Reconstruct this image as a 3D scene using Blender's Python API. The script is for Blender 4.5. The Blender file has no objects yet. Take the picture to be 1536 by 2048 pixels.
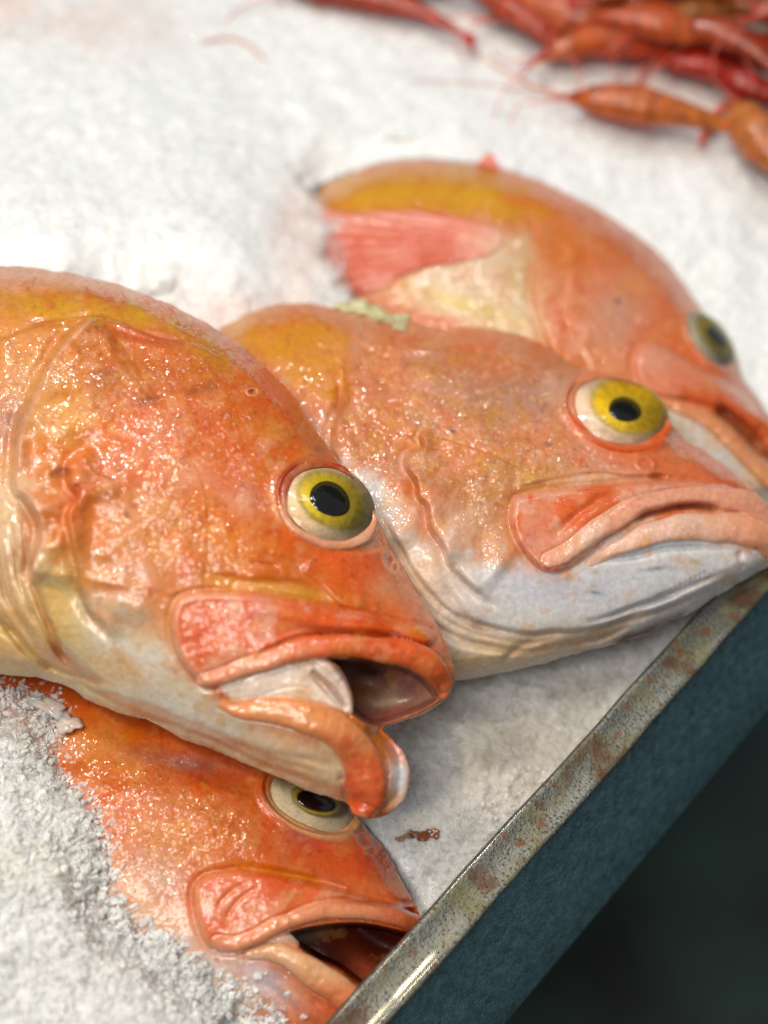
import bpy, math, random
import numpy as np
from mathutils import Vector

# ------------------------------------------------------------------ camera, world, lights, exposure
SC = bpy.context.scene
COL = SC.collection
IW, IH, FPX = 1536.0, 2048.0, 3000.0
PITCH = math.radians(60)
DIST = 0.70
TARGET = np.array([0.0, 0.0, 0.045])
CAM = TARGET + DIST * np.array([0.0, -math.cos(PITCH), math.sin(PITCH)])
VF = np.array([0.0, math.cos(PITCH), -math.sin(PITCH)])
VR = np.array([1.0, 0.0, 0.0])
VU = np.cross(VR, VF)
S = DIST / FPX                      # metres per pixel at the target distance

cd = bpy.data.cameras.new('camera')
cam = bpy.data.objects.new('camera', cd)
COL.objects.link(cam)
cam.location = CAM.tolist()
cam.rotation_euler = (math.radians(90) - PITCH, 0, 0)
cd.sensor_fit = 'VERTICAL'
cd.sensor_height = 36.0
cd.sensor_width = 27.0
cd.lens = FPX / IH * 36.0
cd.clip_start = 0.01
cd.clip_end = 50
cd.dof.use_dof = True
cd.dof.focus_distance = 0.655
cd.dof.aperture_fstop = cd.lens / 20.0
SC.camera = cam

w = bpy.data.worlds.new('World')
SC.world = w
w.use_nodes = True
w.node_tree.nodes['Background'].inputs[0].default_value = (0.96, 0.98, 1.0, 1)
w.node_tree.nodes['Background'].inputs[1].default_value = 0.16


def area(name, loc, look, sx, sy, power, col):
    ld = bpy.data.lights.new(name, 'AREA')
    ld.shape = 'RECTANGLE'
    ld.size, ld.size_y = sx, sy
    ld.energy = power
    ld.color = col
    o = bpy.data.objects.new(name, ld)
    COL.objects.link(o)
    o.location = loc
    d = Vector(look) - Vector(loc)
    o.rotation_euler = d.to_track_quat('-Z', 'Y').to_euler()
    return o


area('ceiling_or_fill_lamp', (-0.30, 0.70, 1.20), (0, 0, 0), 0.09, 0.09, 5.4, (1.0, 0.98, 0.96))
area('ceiling_or_fill_lamp', (0.40, 1.20, 1.50), (0, 0, 0), 0.60, 0.12, 3.2, (0.74, 0.88, 1.0))
area('ceiling_or_fill_lamp', (-0.10, 0.20, 1.30), (0, 0, 0), 0.09, 0.09, 3.0, (1.0, 0.80, 0.52))
area('ceiling_or_fill_lamp', (-0.55, -0.10, 1.25), (-0.1, -0.2, 0), 0.12, 0.12, 4.6, (1.0, 0.92, 0.80))  # added fill from the front left, brightens the near slush
area('ceiling_or_fill_lamp', (-0.30, -0.55, 1.60), (0, 0, 0), 0.60, 0.60, 12.0, (1.0, 0.96, 0.90))  # added broad fill from the front, lifts the near ice and fish fronts
SC.view_settings.view_transform = 'Standard'
SC.view_settings.look = 'None'
SC.view_settings.exposure = 0.03
SC.view_settings.gamma = 1.0
SC.cycles.use_denoising = True
SC.cycles.transparent_max_bounces = 40
SC.cycles.sample_clamp_indirect = 4.0

# ------------------------------------------------------------------ helpers


def lin(c):
    c = np.asarray(c, float) / 255.0
    return np.where(c <= 0.04045, c / 12.92, ((c + 0.055) / 1.055) ** 2.4)


def rays(px, py):
    px = np.asarray(px, float)
    py = np.asarray(py, float)
    return (VF + ((px - IW / 2) / FPX)[..., None] * VR - ((py - IH / 2) / FPX)[..., None] * VU)


class Plane:
    """a fish's own middle plane: anchored above the bed, leaning a little"""

    def __init__(self, px, py, z, tilt=0.0, side=0.0):
        r = rays(px, py)
        self.p = CAM + r * (z - CAM[2]) / r[2]
        a, b = math.radians(tilt), math.radians(side)
        n = np.array([math.sin(b), -math.sin(a), 1.0])
        self.n = n / np.linalg.norm(n)

    def at(self, px, py, h=0.0):            # h in traced pixels above the plane
        r = rays(px, py)
        hh = np.asarray(h, float) * S
        t = (self.n @ (self.p - CAM) + hh) / (r @ self.n)
        return CAM + r * np.asarray(t)[..., None]


def sstep(a, b, x):
    t = np.clip((x - a) / (b - a), 0, 1)
    return t * t * (3 - 2 * t)


_tab = np.random.RandomState(5).rand(256, 256)


def vnoise(x, y, seed):
    xi = np.floor(x).astype(int)
    yi = np.floor(y).astype(int)
    fx = x - xi
    fy = y - yi
    fx = fx * fx * (3 - 2 * fx)
    fy = fy * fy * (3 - 2 * fy)
    xi = xi + seed * 37
    yi = yi + seed * 91
    a = _tab[xi & 255, yi & 255]
    b = _tab[(xi + 1) & 255, yi & 255]
    c = _tab[xi & 255, (yi + 1) & 255]
    d = _tab[(xi + 1) & 255, (yi + 1) & 255]
    return (a + (b - a) * fx) * (1 - fy) + (c + (d - c) * fx) * fy


def fbm(x, y, size, seed=0, octv=4, gain=0.5, ang=0.0, sx=1.0):
    """value noise in -1..1; size is the largest feature in pixels"""
    ca, sa = math.cos(math.radians(ang)), math.sin(math.radians(ang))
    u = (x * ca + y * sa) / (size * sx)
    v = (-x * sa + y * ca) / size
    o = np.zeros_like(u)
    amp, tot = 1.0, 0.0
    for k in range(octv):
        o += amp * (vnoise(u * 2 ** k + 13.7 * k, v * 2 ** k + 7.3 * k, seed + k) * 2 - 1)
        tot += amp
        amp *= gain
    return o / tot * 1.6


def spline(pts, closed=False, n=6):
    p = np.asarray(pts, float)
    if closed:
        q = np.vstack([p[-1], p, p[0], p[1]])
    else:
        q = np.vstack([2 * p[0] - p[1], p, 2 * p[-1] - p[-2]])
    out = []
    for i in range(1, len(q) - 2):
        a, b, c, d = q[i - 1], q[i], q[i + 1], q[i + 2]
        for k in range(n):
            t = k / n
            out.append(0.5 * (2 * b + (c - a) * t + (2 * a - 5 * b + 4 * c - d) * t * t + (3 * b - a - 3 * c + d) * t ** 3))
    if not closed:
        out.append(q[-2])
    return np.array(out)


class Relief:
    def __init__(s, x0, y0, x1, y1, step=2.0):
        s.x0, s.y0, s.step = float(x0), float(y0), float(step)
        s.nx = int((x1 - x0) / step) + 1
        s.ny = int((y1 - y0) / step) + 1
        s.X, s.Y = np.meshgrid(s.x0 + np.arange(s.nx) * s.step, s.y0 + np.arange(s.ny) * s.step)
        s.h = np.zeros_like(s.X)
        s.c = np.zeros(s.X.shape + (3,)) + lin((222, 130, 84))
        s.tex = np.ones_like(s.X)
        s.wn = fbm(s.X, s.Y, 46, 3, 5, 0.6)
        s.wf = fbm(s.X, s.Y, 14, 8, 3, 0.6)
        s.wx = 4.5 * fbm(s.X, s.Y, 75, 12, 2)
        s.wy = 4.5 * fbm(s.X, s.Y, 75, 15, 2)
        s.amp = 1 + 0.45 * fbm(s.X, s.Y, 60, 18, 2)

    # --- distances
    def line(s, pts, R=60, smooth=True, n=6, warp=False):
        p = np.asarray(pts, float)
        if smooth and len(p) > 2:
            p = spline(p, False, n)
        L = np.concatenate([[0], np.cumsum(np.linalg.norm(np.diff(p[:, :2], axis=0), axis=1))])
        L /= L[-1]
        D = np.full(s.X.shape, 1e6)
        T = np.zeros(s.X.shape)
        G = np.ones(s.X.shape)
        for i in range(len(p) - 1):
            a, b = p[i, :2], p[i + 1, :2]
            lo, hi = np.minimum(a, b) - R, np.maximum(a, b) + R
            i0 = max(0, int((lo[0] - s.x0) / s.step)); i1 = min(s.nx, int((hi[0] - s.x0) / s.step) + 2)
            j0 = max(0, int((lo[1] - s.y0) / s.step)); j1 = min(s.ny, int((hi[1] - s.y0) / s.step) + 2)
            if i1 <= i0 or j1 <= j0:
                continue
            x = s.X[j0:j1, i0:i1] - a[0]
            y = s.Y[j0:j1, i0:i1] - a[1]
            if warp:
                x = x + s.wx[j0:j1, i0:i1]
                y = y + s.wy[j0:j1, i0:i1]
            e = b - a
            l2 = e @ e + 1e-9
            t = np.clip((x * e[0] + y * e[1]) / l2, 0, 1)
            d = np.hypot(x - t * e[0], y - t * e[1])
            m = d < D[j0:j1, i0:i1]
            D[j0:j1, i0:i1][m] = d[m]
            T[j0:j1, i0:i1][m] = (L[i] + (L[i + 1] - L[i]) * t)[m]
            G[j0:j1, i0:i1][m] = np.sign(e[0] * y - e[1] * x)[m]
        return D, T, G

    def poly(s, pts, R=60, smooth=True):
        """signed distance, positive inside, exact only within R of the outline"""
        p = spline(pts, True, 5) if smooth else np.asarray(pts, float)
        q = np.vstack([p, p[:1]])
        D, _, _ = s.line(q, R, False)
        ins = np.zeros(s.X.shape, bool)
        ys = s.y0 + np.arange(s.ny) * s.step + 1e-4
        xs = s.x0 + np.arange(s.nx) * s.step
        for j, yy in enumerate(ys):
            y1, y2 = q[:-1, 1], q[1:, 1]
            k = (y1 > yy) != (y2 > yy)
            if not k.any():
                continue
            xc = np.sort(q[:-1, 0][k] + (yy - y1[k]) / (y2[k] - y1[k]) * (q[1:, 0][k] - q[:-1, 0][k]))
            ins[j] = (np.searchsorted(xc, xs) % 2) == 1
        D = np.minimum(D, R)
        return np.where(ins, D, -D)

    def samp(s, f, x, y):
        u = np.clip((np.asarray(x, float) - s.x0) / s.step, 0, s.nx - 1.001)
        v = np.clip((np.asarray(y, float) - s.y0) / s.step, 0, s.ny - 1.001)
        i, j = u.astype(int), v.astype(int)
        a, b = u - i, v - j
        return (f[j, i] * (1 - a) + f[j, i + 1] * a) * (1 - b) + (f[j + 1, i] * (1 - a) + f[j + 1, i + 1] * a) * b

    # --- overall body
    def outline(s, pts, T, power=0.5, k=8):
        s.out = s.poly(pts, 2000)
        s.out = s.out + 2.4 * fbm(s.X, s.Y, 34, 27, 3)
        m = s.out[::k, ::k] > 0
        m = np.pad(m, 1)
        u = np.zeros(m.shape)
        u[m] = 100.
        for _ in range(2600):
            v = 0.25 * (u[2:, 1:-1] + u[:-2, 1:-1] + u[1:-1, 2:] + u[1:-1, :-2]) + 1.0
            u[1:-1, 1:-1] = np.where(m[1:-1, 1:-1], v, 0)
        u = u[1:-1, 1:-1]
        R2 = Relief.__new__(Relief)
        R2.x0, R2.y0, R2.step, R2.nx, R2.ny = s.x0, s.y0, s.step * k, u.shape[1], u.shape[0]
        g = s.samp.__func__(R2, u, s.X, s.Y)
        # near the rim the coarse solution is replaced by one linear in the distance
        dd = np.clip(s.out, 0, None)
        rimw = k * s.step * 2.5
        g = np.where(dd < rimw, g * sstep(0, rimw, dd) ** 0.6 + 0.0, g)
        g = np.minimum(g, dd * (g.max() / 60.0))
        s.h = T * (np.clip(g, 0, None) / g.max()) ** power
        s.base = s.h.copy()

    # --- relief operations
    def groove(s, pts, depth, width, taper=0.25, smooth=True, dcol=None, ca=0.6, cw=None):
        D, T, _ = s.line(pts, width * 5, warp=True)
        tp = sstep(0, taper, T) * sstep(0, taper, 1 - T) if taper else 1.0
        tp = tp * s.amp
        s.h -= 1.1 * depth * np.exp(-(D / (1.45 * width)) ** 2) * tp
        if dcol is not None:
            s.paint(np.exp(-(D / (1.2 * (cw or width))) ** 2) * tp, dcol, ca * .7)

    def flap(s, pts, height, fade, soft=3.0, side=1, taper=0.12, under=0.45):
        D, T, G = s.line(pts, fade * 3 + 10, warp=True)
        d = D * G * side
        tp = (sstep(0, taper, T) * sstep(0, taper, 1 - T) if taper else 1.0) * s.amp
        up = sstep(-soft * 1.3, soft * 1.3, d) * np.exp(-(np.clip(d, 0, None) / fade) ** 1.3)
        up = np.where(D > fade * 2.8, 0, up)
        s.h += height * tp * up
        s.h -= 0.35 * under * height * tp * np.exp(-((d + soft * 2) / (soft * 2.2)) ** 2) * (D < fade * 2)
        return d, tp

    def tube(s, pts, kz=0.8, lift=0.0, blend=4.0, wob=0.0, seed=1):
        """pts: x, y, radius[, extra height]"""
        p = np.array([(q + (0,))[:4] if len(q) < 4 else q for q in pts], float)
        p = spline(p, False, 6)
        R = p[:, 2].max() * 1.5
        D, T, G = s.line(p, R, False, warp=True)
        L = np.concatenate([[0], np.cumsum(np.linalg.norm(np.diff(p[:, :2], axis=0), axis=1))])
        L_ = L[-1]
        L /= L[-1]
        cz = s.samp(s.h0, p[:, 0], p[:, 1]) + p[:, 3]
        r = np.interp(T, L, p[:, 2])
        if wob:
            r = r * (1 + wob * fbm(s.X, s.Y, 50, seed, 3))
        c = np.interp(T, L, cz)
        q = np.clip(1 - (D / r) ** 2, 0, None)
        ht = c + lift + kz * r * np.sqrt(q)
        m = (D < r)
        cr = .55 * np.clip(1 - (D / r) ** 2, 0, 1) * (1.5 * fbm(T * L_ + s.wx * 2, D * .3, 13, seed + 40, 3) + 0.9 * fbm(s.X, s.Y, 9, seed + 44, 2) + 1.6 * fbm(s.X, s.Y, 40, seed + 47, 2))
        ht = ht + cr
        ht = np.where(m, ht, -1e3)
        a = np.clip(0.5 + 0.5 * (ht - s.h) / blend, 0, 1)
        s.h = np.where(m, s.h * (1 - a) + ht * a + blend * a * (1 - a), s.h)
        s.h = np.where((D >= r) & (D < r + 5), s.h - 3.0 * (1 - (D - r) / 5), s.h)
        return D / r, T, G

    def plate(s, pts, height, edge=10, hollow=0.0, rimw=12, under=0.4, smooth=True):
        d = s.poly(pts, 90, smooth)
        up = height * (1 - np.exp(-np.clip(d, 0, None) / edge)) * sstep(-2, 3, d)
        up += hollow * np.exp(-((d - rimw) / rimw) ** 2) * (d > -2)
        s.h += up
        s.h -= 0.35 * under * height * np.exp(-((d + 5) / 6) ** 2)
        return d

    def bump(s, cx, cy, a, b, ang, amp, pw=2.0):
        m = s.mell(cx, cy, a, b, ang, pw)
        s.h += amp * m

    # --- masks and colour (what the skin itself looks like)
    def ell(s, cx, cy, a, b, ang):
        t = math.radians(ang)
        x, y = s.X - cx, s.Y - cy
        return np.hypot((x * math.cos(t) + y * math.sin(t)) / a, (-x * math.sin(t) + y * math.cos(t)) / b)

    def mell(s, cx, cy, a, b, ang=0, pw=2.0):
        return np.exp(-s.ell(cx, cy, a, b, ang) ** pw)

    def mpoly(s, pts, feather=14, rough=1.0):
        d = s.poly(pts, feather * 4 + 30)
        d = d + (s.wn * 0.8 + s.wf * 0.4) * feather * rough
        return sstep(-feather, feather, d)

    def paint(s, mask, col, a=1.0, mod=0.0):
        m = np.clip(mask, 0, 1) * a
        if mod:
            m = m * np.clip(1 + mod * s.wn, 0, 1.3)
        m = np.clip(m, 0, 1)[..., None]
        s.c = s.c * (1 - m) + lin(col) * m

    def blot(s, size, seed, col, a, lo=0.25, hi=0.7, mask=1.0, ang=0.0, sx=1.0, octv=4):
        n = fbm(s.X, s.Y, size, seed, octv, 0.55, ang, sx)
        s.paint(sstep(lo, hi, n) * mask, col, a)

    def specks(s, n, box, seed, col, a=0.6, r=(1.5, 4)):
        rn = random.Random(seed)
        for _ in range(n):
            x, y = rn.uniform(box[0], box[2]), rn.uniform(box[1], box[3])
            q = rn.uniform(*r)
            i0 = int((x - 20 - s.x0) / s.step); j0 = int((y - 20 - s.y0) / s.step); k = int(40 / s.step)
            if i0 < 0 or j0 < 0:
                continue
            sl = (slice(j0, j0 + k), slice(i0, i0 + k))
            m = (np.exp(-(((s.X[sl] - x) / (q * rn.uniform(.8, 2))) ** 2 + ((s.Y[sl] - y) / q) ** 2)) * a)[..., None]
            s.c[sl] = s.c[sl] * (1 - m) + lin(col) * m

    # --- mesh
    def surface_z(s, plane):
        """world height of the surface for every grid point"""
        P = plane.at(s.X, s.Y, s.h)
        return P[..., 2]

    def mesh(s, name, plane, mat, parent, origin, inside=None, under=0.55):
        ins = s.out if inside is None else inside
        lim = 1.45 * s.step
        gy, gx = np.gradient(ins, s.step)
        gl = np.hypot(gx, gy) + 1e-9
        keep = ins > -lim
        X, Y, h = s.X.copy(), s.Y.copy(), s.h.copy()
        m = (ins <= 0) & keep
        X[m] += (-ins * gx / gl)[m]
        Y[m] += (-ins * gy / gl)[m]
        h[m] = 0.0
        idx = -np.ones(s.X.shape, int)
        idx[keep] = np.arange(keep.sum())
        q = keep[:-1, :-1] & keep[1:, :-1] & keep[1:, 1:] & keep[:-1, 1:]
        a, b, c, d = idx[:-1, :-1][q], idx[1:, :-1][q], idx[1:, 1:][q], idx[:-1, 1:][q]
        lum = (s.c @ np.array([.3, .55, .15]))[..., None]
        sat = np.clip((s.c.max(-1) - s.c.min(-1)) / (s.c.max(-1) + 1e-6), 0, 1)[..., None]
        s.c = np.clip(lum + (s.c - lum) * (1 + .13 * sat), 0.003, .92)
        s.c[..., 2] *= 1 - .15 * sat[..., 0]
        s.c *= np.array([.84, .80, .76]) * sat + .95 * (1 - sat)
        top = plane.at(X[keep], Y[keep], h[keep])
        faces = np.stack([a, b, c, d], 1)
        colr = np.concatenate([s.c[keep], s.tex[keep][:, None]], 1)
        V, Fc, C = [top], [faces], [colr]
        if under:                                   # the flank the fish lies on
            k = 5
            sub = (slice(None, None, k), slice(None, None, k))
            iu = ins[sub]
            kp = iu > -k * s.step * 0.2
            Xu, Yu = s.X[sub], s.Y[sub]
            bz = np.minimum(-under * s.base[sub], s.h[sub] - 25 * np.clip(s.out[sub] / 40, 0, 1))
            P0 = plane.at(Xu[kp], Yu[kp], 0) + plane.n * (bz[kp] * S - 0.0015)[:, None]
            iu2 = -np.ones(kp.shape, int)
            iu2[kp] = np.arange(kp.sum()) + len(top)
            q = kp[:-1, :-1] & kp[1:, :-1] & kp[1:, 1:] & kp[:-1, 1:]
            Fc.append(np.stack([iu2[:-1, :-1][q], iu2[:-1, 1:][q], iu2[1:, 1:][q], iu2[1:, :-1][q]], 1))
            V.append(P0)
            C.append(np.concatenate([s.c[sub][kp], s.tex[sub][kp][:, None] * 0], 1))
        return add_mesh(name, np.vstack(V) - origin, np.vstack(Fc), mat, parent, np.vstack(C))


def add_mesh(name, V, Fc, mat, parent=None, colors=None, smooth=True, loc=None):
    me = bpy.data.meshes.new(name)
    V = np.asarray(V, np.float32)
    Fc = np.asarray(Fc, np.int32)
    nf, k = Fc.shape
    me.vertices.add(len(V))
    me.vertices.foreach_set('co', V.ravel())
    me.loops.add(nf * k)
    me.loops.foreach_set('vertex_index', Fc.ravel())
    me.polygons.add(nf)
    me.polygons.foreach_set('loop_start', np.arange(0, nf * k, k, dtype=np.int32))
    me.polygons.foreach_set('use_smooth', np.full(nf, smooth))
    me.update(calc_edges=True)
    if colors is not None:
        ca = me.color_attributes.new('tint', 'FLOAT_COLOR', 'POINT')
        ca.data.foreach_set('color', np.asarray(colors, np.float32).ravel())
    me.materials.append(mat)
    o = bpy.data.objects.new(name, me)
    COL.objects.link(o)
    if parent:
        o.parent = parent
    if loc is not None:
        o.location = loc
    return o


def thing(name, label, cat, loc, group=None):
    o = bpy.data.objects.new(name, None)
    o.empty_display_size = 0.02
    COL.objects.link(o)
    o.location = [float(v) for v in loc]
    o['label'] = label
    o['category'] = cat
    if group:
        o['group'] = group
    return o


def tag(o, label, cat, group=None, kind=None):
    o['label'] = label
    o['category'] = cat
    if group:
        o['group'] = group
    if kind:
        o['kind'] = kind


# ------------------------------------------------------------------ materials
def newmat(name):
    m = bpy.data.materials.new(name)
    m.use_nodes = True
    nt = m.node_tree
    b = nt.nodes['Principled BSDF']
    return m, nt, b


def N(nt, t, **kw):
    n = nt.nodes.new(t)
    for k, v in kw.items():
        if k in n.inputs.keys():
            n.inputs[k].default_value = v
        else:
            setattr(n, k, v)
    return n


def ramp(nt, fac, stops):
    r = nt.nodes.new('ShaderNodeValToRGB')
    el = r.color_ramp.elements
    while len(el) < len(stops):
        el.new(0.5)
    for e, (p, c) in zip(el, stops):
        e.position = p
        e.color = (c, c, c, 1) if not hasattr(c, '__len__') else tuple(c) + (1,)
    nt.links.new(fac, r.inputs[0])
    return r.outputs[0]


def math_(nt, op, a, b=None):
    n = nt.nodes.new('ShaderNodeMath')
    n.operation = op
    for i, v in enumerate((a, b)):
        if v is None:
            continue
        if hasattr(v, 'links') or hasattr(v, 'is_linked'):
            nt.links.new(v, n.inputs[i])
        else:
            n.inputs[i].default_value = v
    return n.outputs[0]


def mixc(nt, fac, a, b, blend='MIX'):
    n = nt.nodes.new('ShaderNodeMix')
    n.data_type = 'RGBA'
    n.blend_type = blend
    for s_, v in ((n.inputs[0], fac), (n.inputs[6], a), (n.inputs[7], b)):
        if hasattr(v, 'is_linked'):
            nt.links.new(v, s_)
        else:
            s_.default_value = v
    return n.outputs[2]


def facets(nt, tc, scale, k, kmask=None):
    """normals of tiny wet facets: each cell leans its own way"""
    v = N(nt, 'ShaderNodeTexVoronoi', Scale=float(scale))
    n = N(nt, 'ShaderNodeTexNoise', Scale=float(scale) * .6, Detail=1.0)
    nt.links.new(tc.outputs['Object'], n.inputs['Vector'])
    ad = N(nt, 'ShaderNodeVectorMath')
    ad.operation = 'MULTIPLY_ADD'
    nt.links.new(n.outputs['Color'], ad.inputs[0])
    ad.inputs[1].default_value = (.0012, .0012, .0012)
    nt.links.new(tc.outputs['Object'], ad.inputs[2])
    nt.links.new(ad.outputs[0], v.inputs['Vector'])
    sb = N(nt, 'ShaderNodeVectorMath')
    sb.operation = 'SUBTRACT'
    nt.links.new(v.outputs['Color'], sb.inputs[0])
    sb.inputs[1].default_value = (.5, .5, .5)
    sc = N(nt, 'ShaderNodeVectorMath')
    sc.operation = 'SCALE'
    nt.links.new(sb.outputs[0], sc.inputs[0])
    if kmask is None:
        sc.inputs['Scale'].default_value = k
    else:
        nt.links.new(math_(nt, 'MULTIPLY', kmask, k), sc.inputs['Scale'])
    return sc.outputs[0]


def addn(nt, vec, normal=None):
    g = normal
    if g is None:
        g = N(nt, 'ShaderNodeNewGeometry').outputs['Normal']
    a = N(nt, 'ShaderNodeVectorMath')
    a.operation = 'ADD'
    nt.links.new(vec, a.inputs[0])
    nt.links.new(g, a.inputs[1])
    b = N(nt, 'ShaderNodeVectorMath')
    b.operation = 'NORMALIZE'
    nt.links.new(a.outputs[0], b.inputs[0])
    return b.outputs[0]


def skin_mat():
    m, nt, b = newmat('wet fish skin')
    at = N(nt, 'ShaderNodeAttribute', attribute_name='tint')
    tc = N(nt, 'ShaderNodeTexCoord')
    n1 = N(nt, 'ShaderNodeTexNoise', Scale=420.0, Detail=4.0, Roughness=0.6)
    n2 = N(nt, 'ShaderNodeTexNoise', Scale=1500.0, Detail=2.0, Roughness=0.6)
    v1 = N(nt, 'ShaderNodeTexVoronoi', Scale=1100.0)
    v1.feature = 'SMOOTH_F1'
    n3 = N(nt, 'ShaderNodeTexNoise', Scale=750.0, Detail=3.0, Roughness=0.7)
    for n in (n1, n2, n3, v1):
        nt.links.new(tc.outputs['Object'], n.inputs['Vector'])
    var = ramp(nt, n1.outputs['Fac'], [(0.3, 0.80), (0.7, 1.16)])
    col = mixc(nt, 0.75, at.outputs['Color'], var, 'MULTIPLY')
    dots = ramp(nt, n2.outputs['Fac'], [(0.62, 0.0), (0.72, 1.0)])
    dd = math_(nt, 'MULTIPLY', dots, math_(nt, 'MULTIPLY', at.outputs['Alpha'], 0.30))
    col = mixc(nt, dd, col, (0.42, 0.12, 0.03, 1))
    nt.links.new(col, b.inputs['Base Color'])
    b.inputs['Subsurface Weight'].default_value = 0.16
    b.inputs['Subsurface Radius'].default_value = (1.0, 0.5, 0.3)
    b.inputs['Subsurface Scale'].default_value = 0.003
    b.inputs['Roughness'].default_value = 0.40
    b.inputs['Specular IOR Level'].default_value = 0.4
    nt.links.new(ramp(nt, at.outputs['Alpha'], [(0.0, 0.06), (0.06, 1.0)]), b.inputs['Coat Weight'])
    nt.links.new(ramp(nt, at.outputs['Alpha'], [(0.0, 0.1), (0.06, 0.4)]), b.inputs['Specular IOR Level'])
    b.inputs['Coat Roughness'].default_value = 0.10
    b.inputs['Coat IOR'].default_value = 1.45
    st = math_(nt, 'ADD', 0.22, math_(nt, 'MULTIPLY', at.outputs['Alpha'], 0.78))
    bm = N(nt, 'ShaderNodeBump', Distance=0.00035)
    nt.links.new(math_(nt, 'MULTIPLY', st, 0.6), bm.inputs['Strength'])
    nt.links.new(n3.outputs['Fac'], bm.inputs['Height'])
    nt.links.new(bm.outputs[0], b.inputs['Normal'])
    n4 = N(nt, 'ShaderNodeTexNoise', Scale=330.0, Detail=2.0, Roughness=0.5)
    n5 = N(nt, 'ShaderNodeTexNoise', Scale=55.0, Detail=2.0)
    nt.links.new(tc.outputs['Object'], n4.inputs['Vector'])
    nt.links.new(tc.outputs['Object'], n5.inputs['Vector'])
    b2 = N(nt, 'ShaderNodeBump', Distance=0.0009)
    nt.links.new(math_(nt, 'MULTIPLY', st, 0.6), b2.inputs['Strength'])
    nt.links.new(n4.outputs['Fac'], b2.inputs['Height'])
    km = math_(nt, 'MULTIPLY', math_(nt, 'ADD', 0.12, at.outputs['Alpha']), ramp(nt, n5.outputs['Fac'], [(0.35, 0.35), (0.6, 1.0)]))
    nt.links.new(addn(nt, facets(nt, tc, 760, 0.60, km), b2.outputs[0]), b.inputs['Coat Normal'])
    return m


def plain_mat(name, col, rough=0.4, attr=False, sss=0.0, coat=0.0, metal=0.0, nscale=300, bump=0.3, dist=0.0006, var=0.15):
    m, nt, b = newmat(name)
    tc = N(nt, 'ShaderNodeTexCoord')
    n1 = N(nt, 'ShaderNodeTexNoise', Scale=float(nscale), Detail=4.0)
    nt.links.new(tc.outputs['Object'], n1.inputs['Vector'])
    v = ramp(nt, n1.outputs['Fac'], [(0.3, 1 - var), (0.7, 1 + var)])
    if attr:
        at = N(nt, 'ShaderNodeAttribute', attribute_name='tint')
        src = at.outputs['Color']
    else:
        src = tuple(lin(col)) + (1,)
    nt.links.new(mixc(nt, 1.0, src, v, 'MULTIPLY'), b.inputs['Base Color'])
    b.inputs['Roughness'].default_value = rough
    b.inputs['Metallic'].default_value = metal
    b.inputs['Subsurface Weight'].default_value = sss
    b.inputs['Subsurface Radius'].default_value = (1.0, 0.5, 0.3)
    b.inputs['Subsurface Scale'].default_value = 0.004
    b.inputs['Coat Weight'].default_value = coat
    b.inputs['Coat Roughness'].default_value = 0.06
    bm = N(nt, 'ShaderNodeBump', Distance=dist, Strength=bump)
    nt.links.new(n1.outputs['Fac'], bm.inputs['Height'])
    nt.links.new(bm.outputs[0], b.inputs['Normal'])
    return m


def cornea_mat():
    m, nt, b = newmat('clear cornea')
    out = nt.nodes['Material Output']
    tr = N(nt, 'ShaderNodeBsdfTransparent')
    tr.inputs[0].default_value = (0.97, 0.97, 0.93, 1)
    gl = N(nt, 'ShaderNodeBsdfGlossy', Roughness=0.03)
    tc = N(nt, 'ShaderNodeTexCoord')
    n1 = N(nt, 'ShaderNodeTexNoise', Scale=260.0, Detail=2.0)
    nt.links.new(tc.outputs['Object'], n1.inputs['Vector'])
    bm = N(nt, 'ShaderNodeBump', Distance=0.0008, Strength=0.35)
    nt.links.new(n1.outputs['Fac'], bm.inputs['Height'])
    nt.links.new(bm.outputs[0], gl.inputs['Normal'])
    fr = N(nt, 'ShaderNodeFresnel', IOR=1.42)
    nt.links.new(bm.outputs[0], fr.inputs['Normal'])
    mx = N(nt, 'ShaderNodeMixShader')
    nt.links.new(fr.outputs[0], mx.inputs[0])
    nt.links.new(tr.outputs[0], mx.inputs[1])
    nt.links.new(gl.outputs[0], mx.inputs[2])
    nt.links.new(mx.outputs[0], out.inputs[0])
    return m


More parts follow.
